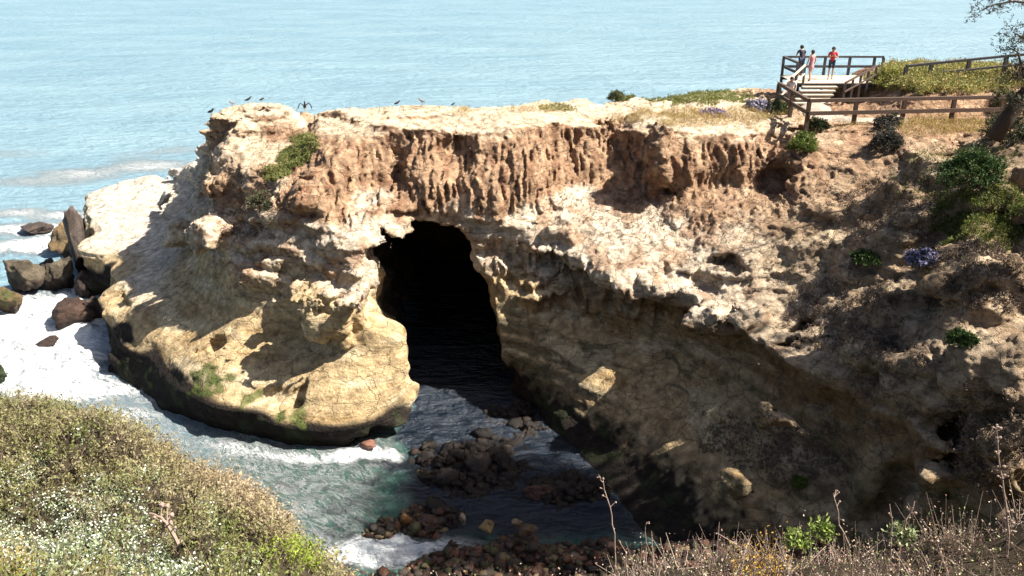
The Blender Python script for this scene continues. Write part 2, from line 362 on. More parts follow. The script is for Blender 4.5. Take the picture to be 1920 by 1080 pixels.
# close the solid at the grid border
F[0] = 1; F[-1] = 1; F[:, 0] = 1; F[:, -1] = 1; F[:, :, -1] = 1; F[:, :, 0] = 1
WATER_D = F[:, :, int((0.05-Z0)/VX)].copy()
def surface_nets(F, o, h):
    ins = F < 0
    c = [(dx, dy, dz) for dx in (0, 1) for dy in (0, 1) for dz in (0, 1)]
    nx, ny, nzz = F.shape
    an = None; orr = None
    for dx, dy, dz in c:
        s = ins[dx:nx-1+dx, dy:ny-1+dy, dz:nzz-1+dz]
        an = s.copy() if an is None else (an & s); orr = s.copy() if orr is None else (orr | s)
    act = orr & ~an
    I, J, K = np.nonzero(act); vid = np.full(act.shape, -1, np.int32); vid[I, J, K] = np.arange(len(I))
    val = {q: F[I+q[0], J+q[1], K+q[2]] for q in c}
    acc = np.zeros((len(I), 3), np.float32); cnt = np.zeros(len(I), np.float32)
    for q in c:
        for ax in range(3):
            if q[ax]: continue
            r = list(q); r[ax] = 1; r = tuple(r)
            a, b = val[q], val[r]; m = (a < 0) != (b < 0)
            t = np.where(m, a/np.where(a == b, 1, a-b), 0)
            p = np.zeros((len(I), 3), np.float32)
            for d in range(3): p[:, d] = q[d]
            p[:, ax] += t
            acc += p*m[:, None]; cnt += m
    V = acc/cnt[:, None]+np.stack([I, J, K], 1)
    V = V*h+np.array(o, np.float32)
    Q = []
    for ax in range(3):
        sl0 = [slice(1, n-1) for n in F.shape]; sl1 = list(sl0)
        sl0[ax] = slice(0, F.shape[ax]-1); sl1[ax] = slice(1, F.shape[ax])
        a = ins[tuple(sl0)]; b = ins[tuple(sl1)]; m = a != b
        e = np.array(np.nonzero(m)); off = [1, 1, 1]; off[ax] = 0
        e = e+np.array(off)[:, None]; flip = a[m]
        u, v = [(1, 2), (2, 0), (0, 1)][ax]
        def cell(du, dv):
            g = e.copy(); g[u] -= du; g[v] -= dv; return vid[g[0], g[1], g[2]]
        q = np.stack([cell(1, 1), cell(0, 1), cell(0, 0), cell(1, 0)], 1)
        q = np.where(flip[:, None], q, q[:, ::-1]); Q.append(q)
    return V, np.concatenate(Q)
CVt, CQ = surface_nets(F, (X0, Y0, Z0), VX)
# drop the artificial side/bottom walls
keepv = (CVt[:, 0] > X0+0.3) & (CVt[:, 1] > Y0+0.3) & (CVt[:, 0] < X1-0.3) & (CVt[:, 1] < Y1-0.3) & (CVt[:, 2] > Z0+0.16) & (CVt[:, 2] < Z1-0.3)
CQ = CQ[keepv[CQ].all(1)]
used = np.unique(CQ); remap = np.full(len(CVt), -1, np.int64); remap[used] = np.arange(len(used)); CVt = CVt[used]; CQ = remap[CQ]
def vnormals(V, Q):
    n = np.cross(V[Q[:, 2]]-V[Q[:, 0]], V[Q[:, 3]]-V[Q[:, 1]]); out = np.zeros_like(V)
    for k in range(4):
        for d in range(3): out[:, d] += np.bincount(Q[:, k], weights=n[:, d], minlength=len(V))
    return out/(np.linalg.norm(out, axis=1)[:, None]+1e-9)
NV = vnormals(CVt, CQ)
x, y, z = CVt.T
lowm = ss(5.6, 4.8, z)
CVt = CVt+NV*((0.018*nz(x, y, z, 0.4, off=41)+0.022*nz(x, y, z, 0.2, 0.2, 0.14, off=42))*(1-0.7*lowm))[:, None]
# ---- rock colours (by bed and by place, with shade painted into the cave)
def mixc(c, d, m): return c*(1-m[:, None])+np.array(d)[None, :]*m[:, None]
def cliff_colour(x, y, z, n):
    zz = z+0.35*nz(x, y, z, 3, off=51)+0.1*nz(x, y, z, 0.7, off=52)
    c = np.tile(np.array([0.50, 0.375, 0.215]), (len(x), 1))                    # yellow sandstone
    c = mixc(c, (0.56, 0.46, 0.30), ss(-0.3, 0.9, nz(x, y, z, 4, 4, 0.8, off=53)))
    c = mixc(c, (0.36, 0.24, 0.11), 0.6*ss(0.9, 1.6, nz(x, y, z, 2.5, 2.5, 0.5, off=54)))
    crust = ss(5.2, 6.3, zz)*ss(9.6, 8.9, zz)                                   # pale crust
    c = mixc(c, (0.60, 0.51, 0.41), crust*0.9)
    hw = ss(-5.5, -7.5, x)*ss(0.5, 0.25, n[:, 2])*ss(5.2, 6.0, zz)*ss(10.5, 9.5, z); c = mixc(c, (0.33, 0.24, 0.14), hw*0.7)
    c = mixc(c, (0.34, 0.20, 0.12), crust*0.6*ss(0.3, 1.0, nz(x, y, z, 1.3, off=55)))
    c = mixc(c, (0.27, 0.17, 0.11), crust*0.5*ss(0.9, 1.4, nz(x, y, z, 0.4, off=155)))
    upper = ss(8.4, 9.1, zz)                                                    # red-brown bed
    c = mixc(c, (0.36, 0.235, 0.15), upper)
    c = mixc(c, (0.23, 0.125, 0.075), upper*0.75*ss(0.0, 1.0, nz(x, y, z, 0.45, 1.2, 2.5, off=56)))
    c = mixc(c, (0.46, 0.32, 0.21), upper*0.6*ss(0.4, 1.3, nz(x, y, z, 0.8, 0.8, 3, off=57)))
    lf = ss(-9.5, -11, x)                                                       # the pale weathered left end
    c = mixc(c, (0.60, 0.49, 0.36), lf*upper*0.75*ss(-0.8, 0.6, nz(x, y, z, 2, off=58)))
    flat = ss(0.55, 0.85, n[:, 2])
    c = mixc(c, (0.60, 0.50, 0.37), ss(11.3, 11.8, z)*flat*0.85*ss(16, 12, x))   # trodden sandy top
    c = mixc(c, (0.62, 0.58, 0.52), ss(-17, -20, x)*ss(2.6, 3.4, z)*0.8)
    # right-hand slopes: brown earth and ochre walls
    rt = ss(7, 12, x)*ss(38, 33, y)
    c = mixc(c, (0.34, 0.255, 0.17), rt*0.8)
    c = mixc(c, (0.50, 0.40, 0.28), rt*0.8*flat*ss(-0.2, 1.0, nz(x, y, z, 1.7, off=59)))
    c = mixc(c, (0.22, 0.16, 0.11), rt*0.6*ss(0.3, 1.2, nz(x, y, z, 1.1, off=159)))
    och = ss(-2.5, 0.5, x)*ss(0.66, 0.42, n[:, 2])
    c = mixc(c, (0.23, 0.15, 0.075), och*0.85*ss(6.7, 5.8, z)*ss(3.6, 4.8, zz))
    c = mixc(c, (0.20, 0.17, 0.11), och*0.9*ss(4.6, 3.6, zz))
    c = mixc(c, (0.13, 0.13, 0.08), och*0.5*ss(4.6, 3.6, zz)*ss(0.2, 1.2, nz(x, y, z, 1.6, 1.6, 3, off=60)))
    # tidal zone
    tide = 1.35+0.25*nz(x, y, z, 2.2, off=61)+0.5*ss(-8, -20, x)
    rg = ss(-2, 1.5, x); tide = tide-rg*(0.45+0.2*nz(x, y, z, 2.2, off=61))+rg*0.16*nz(x, y, z, 0.6, off=161)+rg*0.08*nz(x, y, z, 0.25, off=162)
    c = mixc(c, (0.075, 0.06, 0.042), rg*0.75*ss(tide+1.1, tide, z+0.15*nz(x, y, z, 0.5, off=163)))
    c = mixc(c, (0.024, 0.019, 0.016), ss(tide+0.25, tide-0.1, z))
    c = mixc(c, (0.035, 0.045, 0.02), ss(1.5, 1.1, z)*0.6*ss(0.5, 1.2, nz(x, y, z, 1.0, off=62)))
    cvd = cave(x, y, z); c = mixc(c, (0.12, 0.09, 0.065), ss(0.5, -0.2, cvd-0.5)*ss(37.5, 40, y))  # cave walls darkened in the colour, on top of their real shade
    def patch(px, py, zc, r, col, a):
        nonlocal c
        q = P(px, py, zc); d = np.sqrt((x-q[0])**2+(y-q[1])**2+(z-q[2])**2)+0.3*r*nz(x, y, z, 0.6, off=63)
        c = mixc(c, col, a*ss(r, r*0.6, d))
    for a in ((390,715,1.9,0.9),(430,735,1.6,0.8),(470,750,1.6,0.5),(560,775,1.5,0.6),(250,715,0.8,0.7),(515,775,1.7,0.5)): patch(a[0], a[1], a[2], a[3], (0.09, 0.12, 0.03), 0.85)
    v = 1+0.13*nz(x, y, z, 0.5, off=64)+0.10*nz(x, y, z, 0.22, off=65)
    return np.clip(c*np.clip(v, 0.5, 1.5)[:, None], 0.01, 0.75)
NV = vnormals(CVt, CQ); x, y, z = CVt.T
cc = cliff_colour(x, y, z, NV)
def rock_material(name, col_attr=True, base=(0.3, 0.25, 0.2), sc=1.0, bumpd=0.06):
    n = N(name, 0.92, 0.2)
    if col_attr: c = n.attr('col').outputs['Color']
    else: c = n.ramp(n.noise(1.3*sc, 5, 0.7), [(0.3, tuple(v*0.6 for v in base)), (0.7, tuple(min(1, v*1.35) for v in base))])
    f = n.noise(9*sc, 6, 0.75); f2 = n.noise(38*sc, 4, 0.7)
    k = n.ramp(f, [(0.3, (0.62, 0.57, 0.52)), (0.5, (1, 1, 1)), (0.72, (1.25, 1.24, 1.2))])
    c = n.mix(1.0, c, k, 'MULTIPLY')
    k2 = n.ramp(f2, [(0.34, (0.6, 0.56, 0.52)), (0.46, (1, 1, 1)), (0.7, (1.12, 1.12, 1.12))])
    c = n.mix(1.0, c, k2, 'MULTIPLY'); n.color(c)
    v = n.n('ShaderNodeTexVoronoi'); v.inputs['Scale'].default_value = 7*sc; n.l(n.geo.outputs['Position'], v.inputs['Vector'])
    h = n.math('ADD', n.math('MULTIPLY', f, 1.0), n.math('MULTIPLY', f2, 0.35))
    h = n.math('ADD', h, n.math('MULTIPLY', v.outputs['Distance'], 0.3))
    if name == 'weathered_sandstone':
        bd = n.noise(1.0, 5, 0.65, n.mapv((0.5, 0.5, 7.5)), 0.3); h = n.math('ADD', h, n.math('MULTIPLY', bd, 0.7))
        k3 = n.ramp(bd, [(0.36, (0.74, 0.70, 0.66)), (0.5, (1, 1, 1)), (0.68, (1.08, 1.07, 1.05))]); c = n.mix(0.8, c, k3, 'MULTIPLY')
        cr = n.n('ShaderNodeTexVoronoi', feature='DISTANCE_TO_EDGE'); cr.inputs['Scale'].default_value = 0.75
        mp = n.n('ShaderNodeVectorMath', operation='ADD'); n.l(n.mapv((1, 1, 1.6)), mp.inputs[0])
        w_ = n.n('ShaderNodeTexNoise'); w_.inputs['Scale'].default_value = 1.7; w_.inputs['Detail'].default_value = 5; n.l(n.geo.outputs['Position'], w_.inputs['Vector']); n.l(w_.outputs['Color'], mp.inputs[1]); n.l(mp.outputs[0], cr.inputs['Vector'])
        ck = n.ramp(cr.outputs['Distance'], [(0.0, (0, 0, 0)), (0.022, (1, 1, 1))]); h = n.math('ADD', h, n.math('MULTIPLY', ck, 0.5))
        c = n.mix(0.45, c, n.mix(1.0, c, ck, 'MULTIPLY')); n.color(c)
    n.bump(h, 0.9, bumpd*2.0)
    return n.m
M_CLIFF = rock_material('weathered_sandstone')
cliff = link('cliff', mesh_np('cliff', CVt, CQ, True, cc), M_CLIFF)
tag(cliff, 'sandstone sea cliff with an arched sea cave, fluted red-brown upper bed and pale lower ledges', None, kind='structure')
import sys; print('cliff verts', len(CVt), file=sys.stderr)

# ------------------------------------------------------------------ sea
def axis(fine0, fine1, step, far0, far1, g=1.12):
    a = list(np.arange(fine0, fine1, step)); s = step; v = a[-1]
    while v < far1: s *= g; v += s; a.append(v)
    s = step; v = a[0]; b = []
    while v > far0: s *= g; v -= s; b.append(v)
    return np.array(b[::-1]+a)
sx = axis(-34, 12, 0.16, -2500, 2500); sy = axis(20, 66, 0.16, 5, 6000)
SX, SY = np.meshgrid(sx, sy, indexing='ij'); fx, fy = SX.ravel(), SY.ravel(); z0 = 0*fx
def samp(a, px, py, dflt=3.0):
    i = ((px-X0)/VX); j = ((py-Y0)/VX); ok = (i > 0) & (j > 0) & (i < a.shape[0]-1) & (j < a.shape[1]-1)
    r = np.full(px.shape, dflt, np.float32); r[ok] = a[i[ok].astype(int), j[ok].astype(int)]; return r
wd = np.clip(samp(WATER_D, fx, fy), -2, 3)
foam = np.zeros_like(fx)
def blob(px, py, rx, ry, a, rot=0.0):
    global foam
    q = P(px, py, 0); X_, Y_ = fx-q[0], fy-q[1]; c_, s_ = math.cos(rot), math.sin(rot)
    u, v = X_*c_+Y_*s_, -X_*s_+Y_*c_
    foam = np.maximum(foam, a*np.exp(-((u/rx)**2+(v/ry)**2)))
for b in ((80,620,5,3.5,1.0),(170,640,4,3,1.0),(20,690,5,3,1.0),(185,590,1.6,3,1.0),(60,700,5,2,0.95),(140,560,2,3,0.9),(30,580,3,3,.9),
          (120,730,5,1.6,0.8),(300,760,4,.7,0.5,-0.5),(200,780,5,1.2,0.55),(450,845,5,.7,0.52,-0.35),(560,860,4,0.6,0.55,-0.1),(700,850,1.6,0.8,0.95),(735,855,1.2,0.5,1.0),(650,860,2,0.5,0.8),
          (480,880,4,.8,0.42,-0.4),(560,960,2,.8,0.42),(620,1000,2,.8,0.42),(760,1020,3,0.7,0.95),(820,1010,1.5,0.7,0.9),(700,1040,3,.8,0.8),(640,920,2,.6,0.4),
          (830,740,2.2,1.3,0.4),(900,730,1.3,1.6,0.42),(780,800,1.6,1,0.4),(860,690,2,1.6,0.34),
          (60,430,5,2,0.7),(120,405,4,2,0.55),(60,460,4,2,0.9),(80,340,8,3,0.42),(150,325,6,3,0.5),(280,310,6,3,0.55),(20,290,9,3,0.36),(250,290,6,2.5,0.36),(330,280,5,3,0.4),(30,400,4,2,0.5)):
    blob(*b)
foam = np.maximum(foam, 0.5*ss(0.4, 0.0, wd)*ss(-2, -9, fx))
foam = np.maximum(foam, 0.37*ss(-3, -6, fx)*ss(40, 34, fy)+0*fx)
foam = np.minimum(foam, 0.74)
foam *= 1-0.75*ss(-5.4, -4.6, fx+0.25*(fy-32))*ss(-8, -5.5, fx)*ss(6, 4, fx)*ss(24.5, 26, fy)*ss(60, 55, fy)  # foam thinned in the gully so its painted shade stays dark
rip = ss(80, 50, fy)*(1-0.55*ss(-5.4, -4.6, fx+0.25*(fy-32))*ss(6, 4, fx)*ss(24.5, 26, fy))
h = rip*(0.07*nz(fx, fy, z0, 2.4, off=70)+0.045*nz(fx, fy, z0, 1.0, off=71)+0.02*nz(fx, fy, z0, 0.5, off=72)*(0.3+foam))
h += ss(55, 90, fy)*ss(600, 200, fy)*0.10*nz(fx, fy, z0, 22, 7.0, 1, off=73)+0.12*foam*rip*np.maximum(nz(fx, fy, z0, 0.8, off=74), 0)
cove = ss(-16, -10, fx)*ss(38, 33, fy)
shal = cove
painted_shade = ss(-5.6, -4.6, fx+0.25*(fy-32)+0.5*nz(fx, fy, z0, 1.5, off=175))*ss(24.5, 26, fy-0.5*fx*0)*ss(-8, -5, fx)*ss(6, 4, fx)*ss(60, 55, fy)  # mask for cave and gully shade painted into the water colour
Vs = np.stack([fx, fy, h], 1); nX, nY = SX.shape
idx = np.arange(nX*nY).reshape(nX, nY); Qs = np.stack([idx[:-1, :-1], idx[1:, :-1], idx[1:, 1:], idx[:-1, 1:]], -1).reshape(-1, 4)
n = N('sea_water', 0.22, 0.5)
pos = n.geo.outputs['Position']
fa = n.attr('foam').outputs['Fac']; sh = n.attr('shallow').outputs['Fac']
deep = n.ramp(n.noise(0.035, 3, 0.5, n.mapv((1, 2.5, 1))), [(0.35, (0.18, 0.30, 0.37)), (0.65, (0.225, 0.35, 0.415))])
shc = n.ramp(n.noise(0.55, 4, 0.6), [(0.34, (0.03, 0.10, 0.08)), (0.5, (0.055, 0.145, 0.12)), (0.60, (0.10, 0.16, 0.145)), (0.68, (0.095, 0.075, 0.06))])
wc = n.mix(n.attr('painted_shade').outputs['Fac'], n.mix(sh, deep, shc), (0.010, 0.018, 0.032))  # near-black stands in for shade on the water
def foamtex(sc, d):
    mp_ = n.n('ShaderNodeMapping'); mp_.inputs['Rotation'].default_value = (0, 0, math.radians(33)); n.l(pos, mp_.inputs[0])
    ms_ = n.n('ShaderNodeMapping'); ms_.inputs['Scale'].default_value = (0.55, 1.35, 1); n.l(mp_.outputs[0], ms_.inputs[0])
    v = n.noise(sc, 8, 0.74, ms_.outputs[0], d)
    r = n.math('SUBTRACT', 1.0, n.math('MULTIPLY', n.math('ABSOLUTE', n.math('SUBTRACT', v, 0.5)), 9.0)); return n.math('MAXIMUM', r, 0.0), v
web, v1 = foamtex(1.1, 1.2); web2, v2 = foamtex(3.3, 0.8); web3, v3 = foamtex(9.0, 0.5)
thr = n.math('ADD', n.math('ADD', n.math('MULTIPLY', v1, 0.45), n.math('MULTIPLY', v2, 0.35)), n.math('MULTIPLY', v3, 0.20))
thr = n.math('ADD', n.math('MULTIPLY', n.math('SUBTRACT', thr, 0.5), 2.7), 0.5)
solid = n.math('SUBTRACT', fa, n.math('SUBTRACT', thr, -0.02)); solid = n.math('MULTIPLY', solid, 4.5)
webs = n.math('MULTIPLY', n.math('ADD', n.math('MULTIPLY', web, 0.9), n.math('ADD', n.math('MULTIPLY', web2, 0.7), n.math('MULTIPLY', web3, 0.5))), n.math('MULTIPLY', n.math('SUBTRACT', fa, 0.12), 1.15))
fo = n.n('ShaderNodeClamp'); n.l(n.math('MAXIMUM', solid, webs), fo.inputs[0])
fs = n.n('ShaderNodeMapRange', interpolation_type='SMOOTHSTEP'); n.l(fo.outputs[0], fs.inputs[0]); fs.inputs[1].default_value = 0.16; fs.inputs[2].default_value = 0.72
fo = fs.outputs[0]
n.color(n.mix(fo, wc, (0.62, 0.66, 0.68)))
rr = n.n('ShaderNodeMapRange'); n.l(fo, rr.inputs[0]); rr.inputs[3].default_value = 0.30; rr.inputs[4].default_value = 0.8; n.l(rr.outputs[0], n.b.inputs['Roughness'])
hh = n.math('ADD', n.noise(0.9, 6, 0.62, n.mapv((0.6, 1.4, 1))), n.math('MULTIPLY', n.noise(0.16, 4, 0.6, n.mapv((0.5, 1.6, 1))), 2.2))
hh = n.math('ADD', hh, n.math('MULTIPLY', fo, 0.25))
hh = n.math('ADD', hh, n.math('MULTIPLY', n.noise(3.0, 5, 0.65, n.mapv((0.7, 1.2, 1))), 0.3))
n.bump(hh, 1.0, 0.75)
sea = link('sea', mesh_np('sea', Vs, Qs, True, None, {'foam': foam, 'shallow': shal, 'painted_shade': painted_shade}), n.m)
tag(sea, 'turquoise sea with white surf churning round the rocks and into the cove', None, kind='structure')

# ------------------------------------------------------------------ rocky cove floor
bx_, by_ = np.arange(-9, 14, 0.12), np.arange(19, 40, 0.12)
BX, BY = np.meshgrid(bx_, by_, indexing='ij'); gx, gy = BX.ravel(), BY.ravel()
def beach_z(x, y):
    h = np.full(x.shape, -0.75)
    for px, py, rx, ry, a in ((800,975,1.9,1.1,0.85),(720,990,1.2,0.6,0.72),(950,1060,3.4,1.6,1.0),(1150,1080,3,2,1.1),(890,880,2.9,2.5,0.90),(960,790,2.0,2.6,0.72),(1060,920,2.4,1.3,0.84),(820,850,1.2,1.2,0.70),(850,1075,2.4,0.9,0.85),(700,1090,1.8,.5,.7),(1400,1110,4,2.5,2.0),(1900,1120,5,3,3.4)):
        q = P(px, py, 0); h = np.maximum(h, -0.75+a*np.exp(-(((x-q[0])/rx)**2+((y-q[1])/ry)**2)**2))
    return h+0.10*nz(x, y, 0*x, 1.0, off=80)+0.06*nz(x, y, 0*x, 0.4, off=81)
bz = beach_z(gx, gy); idx = np.arange(len(gx)).reshape(BX.shape)
QB = np.stack([idx[:-1, :-1], idx[1:, :-1], idx[1:, 1:], idx[:-1, 1:]], -1).reshape(-1, 4)
M_WET = rock_material('wet_dark_rock', False, (0.065, 0.045, 0.038), 1.6, 0.05)
M_WET.node_tree.nodes['Principled BSDF'].inputs['Roughness'].default_value = 0.45
tag(link('rocky_beach', mesh_np('rocky_beach', np.stack([gx, gy, bz], 1), QB), M_WET), 'dark wet rock floor of the cove', None, kind='structure')

def stone_template(seed, sub=2):
    bm = bmesh.new(); bmesh.ops.create_icosphere(bm, subdivisions=sub, radius=1.0)
    V = np.array([v.co[:] for v in bm.verts], np.float32); T = np.array([[v.index for v in f.verts] for f in bm.faces], np.int32); bm.free()
    r = np.random.default_rng(seed)
    for _ in range(16 if sub > 2 else 13):                                              # facets
        d = r.normal(size=3); d /= np.linalg.norm(d); k = r.uniform(0.42 if sub < 3 else 0.5, 0.8)
        s = V@d; V -= np.outer(np.maximum(s-k, 0)*0.97, d)
    o = seed*1.7
    V *= (1+0.07*nz(V[:, 0], V[:, 1], V[:, 2], 1.3, off=o)+(0.05*nz(V[:, 0], V[:, 1], V[:, 2], 0.5, off=o+1)-0.02*np.abs(nz(V[:, 0], V[:, 1], V[:, 2], 0.33, off=o+5)) if sub > 2 else 0)+(0.025*nz(V[:, 0], V[:, 1], V[:, 2], 0.22, off=o+2) if sub > 3 else 0))[:, None]
    return V, T
def rotm(r, n):
    q = r.normal(size=(n, 4)); q /= np.linalg.norm(q, axis=1)[:, None]; w, a, b, c = q.T
    return np.stack([1-2*(b*b+c*c), 2*(a*b-c*w), 2*(a*c+b*w), 2*(a*b+c*w), 1-2*(a*a+c*c), 2*(b*c-a*w), 2*(a*c-b*w), 2*(b*c+a*w), 1-2*(a*a+b*b)], 1).reshape(n, 3, 3)
def scatter_stones(name, pts, size, cols, seed, flat=0.7):
    r = np.random.default_rng(seed); V_, F_, C_ = [], [], []; off = 0
    tm = [stone_template(100+k, 1) for k in range(5)]
    n = len(pts); which = r.integers(0, 5, n); R = rotm(r, n)
    for k in range(5):
        m = np.nonzero(which == k)[0]; T, F = tm[k]
        v = np.einsum('nij,vj->nvi', R[m], T)*size[m][:, None, None]*r.uniform(0.7, 1.3, (len(m), 1, 3))
        v[:, :, 2] *= flat; v += pts[m][:, None, :]
        V_.append(v.reshape(-1, 3)); F_.append((F[None]+(off+np.arange(len(m))*len(T))[:, None, None]).reshape(-1, 3)); off += len(m)*len(T)
        C_.append(np.repeat(cols[m], len(T), 0))
    return mesh_np(name, np.concatenate(V_), np.concatenate(F_), False, np.concatenate(C_))
M_STONE = rock_material('shore_stone', True, sc=2.0, bumpd=0.03)
M_STONE.node_tree.nodes['Principled BSDF'].inputs['Roughness'].default_value = 0.4
npb = 14000; qx = rng.uniform(-8, 12, npb*3); qy = rng.uniform(20, 35, npb*3); qz = beach_z(qx, qy)
cw = samp(WATER_D, qx, qy); k_ = (qz > -0.16) & (cw > 0.1) & ((rng.random(len(qx)) < 0.8) | (qy < 25.6)); qx, qy, qz = qx[k_][:npb], qy[k_][:npb], qz[k_][:npb]
pal = np.array([(0.10,0.06,0.045),(0.16,0.08,0.055),(0.075,0.06,0.05),(0.20,0.15,0.09),(0.09,0.085,0.045),(0.30,0.23,0.14),(0.05,0.042,0.038)])
wts = np.array([5, 4, 5, 2, 2.5, 0.8, 5]); ci_ = rng.choice(len(pal), len(qx), p=wts/wts.sum())
szs = 0.06+0.26*rng.random(len(qx))**3.2
cs_ = pal[ci_]*rng.uniform(0.5, 1.2, (len(qx), 1))
wet_shade_ = ss(-3.6, -2.4, qx+0.35*(qy-27))*ss(25.2, 26.4, qy); cs_ = mixc(cs_, (0.022, 0.019, 0.018), wet_shade_*0.9)  # stones blackened by place, for wet and for painted gully shade
nd = 130; dx_ = rng.uniform(-4.5, 4, nd); dy_ = rng.uniform(25.8, 34, nd); dk_ = (beach_z(dx_, dy_) > -0.35) & (samp(WATER_D, dx_, dy_) > 0.15) & (dx_+0.25*(dy_-32) > -5.0)
dx_, dy_ = dx_[dk_], dy_[dk_]; qx = np.append(qx, dx_); qy = np.append(qy, dy_); qz = np.append(qz, np.maximum(beach_z(dx_, dy_), -0.25)-0.1); szs = np.append(szs, rng.uniform(0.22, 0.62, len(dx_)))
cs_ = np.concatenate([cs_, np.array([0.022, 0.019, 0.018])*rng.uniform(0.7, 1.7, (len(dx_), 1))])  # extra near-black stones deepen the painted gully shade
rb = link('rubble', scatter_stones('rubble', np.stack([qx, qy, qz+szs*0.2], 1), szs, cs_, 5), M_STONE)
tag(rb, 'wet brown and ochre cobbles strewn over the cove floor', 'cobbles', kind='stuff')

M_BOULD = rock_material('boulder_rock', True, sc=1.1, bumpd=0.09); M_BOULD.node_tree.nodes['Principled BSDF'].inputs['Roughness'].default_value = 0.6
def boulder(name, px, py, w, hgt, label, cat, group, cols, seed, z=0.0, dep=None, tilt=0.0, wetline=None, rz=0.0):
    """px,py = middle of the foot in the photo; w,hgt in metres"""
    q = P(px, py, z); V, T = stone_template(seed, 5 if w > 1.4 else 4)
    dep = dep or w*0.85; V = V.copy(); V[:, 2] = V[:, 2]*0.9
    V = V/np.abs(V).max(0); V *= np.array([w/2, dep/2, hgt*0.62])
    a = tilt; R = np.array([[math.cos(a), 0, math.sin(a)], [0, 1, 0], [-math.sin(a), 0, math.cos(a)]]); V = V@R.T
    V[:, 2] += hgt*0.38
    X, Y, Z = V[:, 0]+q[0], V[:, 1]+q[1]+dep*0.3, V[:, 2]+z
    c = np.tile(np.array(cols[0], float), (len(V), 1)); c = mixc(c, cols[1], ss(-0.2, 0.9, nz(X, Y, Z, 0.9, off=90))); c = mixc(c, tuple(0.5*v for v in cols[1]), 0.7*ss(0.5, 1.2, nz(X, Y, Z, 0.35, off=92)))
    if wetline: c = mixc(c, (0.055, 0.04, 0.034), ss(wetline+0.15, wetline-0.15, Z+0.15*nz(X, Y, Z, 0.6, off=91)))
    me = mesh_np(name, V, T, True, c)
    o = link(name, me, M_BOULD if w > 0.95 else M_STONE, loc=(q[0], q[1]+dep*0.3, z)); o.rotation_euler = (0, 0, rz)
    return tag(o, label, cat, group)
GREY = ((0.15,0.125,0.09), (0.075,0.062,0.045)); REDB = ((0.065,0.042,0.033), (0.11,0.07,0.055)); OCH = ((0.42,0.30,0.15), (0.30,0.2,0.1)); DK = ((0.07,0.055,0.05), (0.11,0.085,0.07))
GB = 'boulders off the headland'
boulder('boulder', 40, 552, 3.0, 2.1, 'broad grey-topped boulder with dark wet skirt, largest left of the headland', 'boulder', GB, GREY, 1, wetline=0.9)
boulder('boulder', 112, 545, 2.5, 2.2, 'rounded pale-topped boulder wedged between the broad boulder and the slab wall', 'boulder', GB, GREY, 2, wetline=0.8)
boulder('boulder', 132, 480, 2.6, 2.2, 'brown angular boulder behind the others, against the slab end', 'boulder', GB, ((0.2,0.15,0.09),(0.28,0.19,0.1)), 3, wetline=0.5, tilt=0.3)
boulder('boulder', 118, 618, 2.8, 1.4, 'low reddish-brown boulder standing alone in the white surf', 'boulder', GB, REDB, 4, wetline=0.3, tilt=-0.2)
boulder('boulder', 8, 592, 1.9, 1.5, 'small mossy brown boulder cut by the left picture edge in surf', 'boulder', GB, ((0.16,0.11,0.06),(0.10,0.10,0.04)), 5, wetline=0.4)
boulder('boulder', 158, 560, 1.6, 1.9, 'dark shaded boulder at the mouth of the surf channel', 'boulder', GB, DK, 6, wetline=1.5)
boulder('boulder', -12, 722, 1.1, 1.0, 'green seaweed-covered rock at the left picture edge above the bushes', 'boulder', GB, ((0.06,0.08,0.035),(0.05,0.06,0.03)), 8)
boulder('boulder', 60, 440, 2.4, 0.7, 'low wave-washed rock far out behind the boulder pile', 'boulder', GB, DK, 9)
boulder('rock_pillar', 150, 520, 1.25, 4.6, 'tall dark rock pillar standing at the left end of the pale slab', 'rock pillar', None, ((0.14,0.11,0.10),(0.09,0.07,0.06)), 10, dep=1.6, wetline=1.0)
boulder('boulder', 172, 600, 1.5, 1.3, 'black wet rock splitting the white water in the surf channel', 'boulder', GB, DK, 31, wetline=1.2)
boulder('boulder', 85, 520, 1.3, 1.1, 'small dark rock jammed between the two largest pale boulders', 'boulder', GB, DK, 32, wetline=0.9)
boulder('boulder', 85, 655, 1.2, 0.6, 'low black rock barely showing through the surf below the reddish boulder', 'boulder', GB, DK, 33, wetline=0.5)
GC = 'boulders on the cove floor'
boulder('boulder', 912, 1000, 0.62, 0.5, 'bright ochre pitted boulder at the edge of the dark pool', 'boulder', GC, OCH, 11, z=0.25)
boulder('boulder', 972, 992, 0.5, 0.38, 'buff boulder on the cobbles right of the bright ochre one', 'boulder', GC, ((0.33,0.25,0.17),(0.22,0.16,0.1)), 12, z=0.25)
boulder('boulder', 760, 985, 0.5, 0.5, 'rusty orange stone half sunk beside the red cobbles', 'boulder', GC, ((0.32,0.17,0.07),(0.22,0.11,0.05)), 13, z=0.1)
boulder('boulder', 868, 985, 0.28, 0.5, 'small upright pale stone left of the bright ochre boulder', 'boulder', GC, ((0.38,0.32,0.25),(0.24,0.18,0.13)), 14, z=0.2)
boulder('boulder', 1018, 935, 1.6, 0.55, 'long purplish-brown slab boulder lying in the shaded pool', 'boulder', GC, ((0.13,0.075,0.06),(0.09,0.06,0.05)), 15, z=0.0, dep=0.8)
boulder('boulder', 800, 990, 0.9, 0.45, 'flat reddish boulder among the red cobbles', 'boulder', GC, REDB, 16, z=0.12)
boulder('boulder', 690, 845, 0.9, 0.30, 'low reddish rock awash at the foot of the arch', 'boulder', GC, ((0.22,0.11,0.08),(0.14,0.08,0.06)), 17, z=0.0)
boulder('boulder', 900, 890, 1.3, 0.7, 'black wet boulder deep in the shade in front of the cave', 'boulder', GC, DK, 18, z=0.1)
boulder('boulder', 835, 905, 0.9, 0.5, 'dark brown boulder at the surf line left of the shaded rocks', 'boulder', GC, DK, 19, z=0.1)
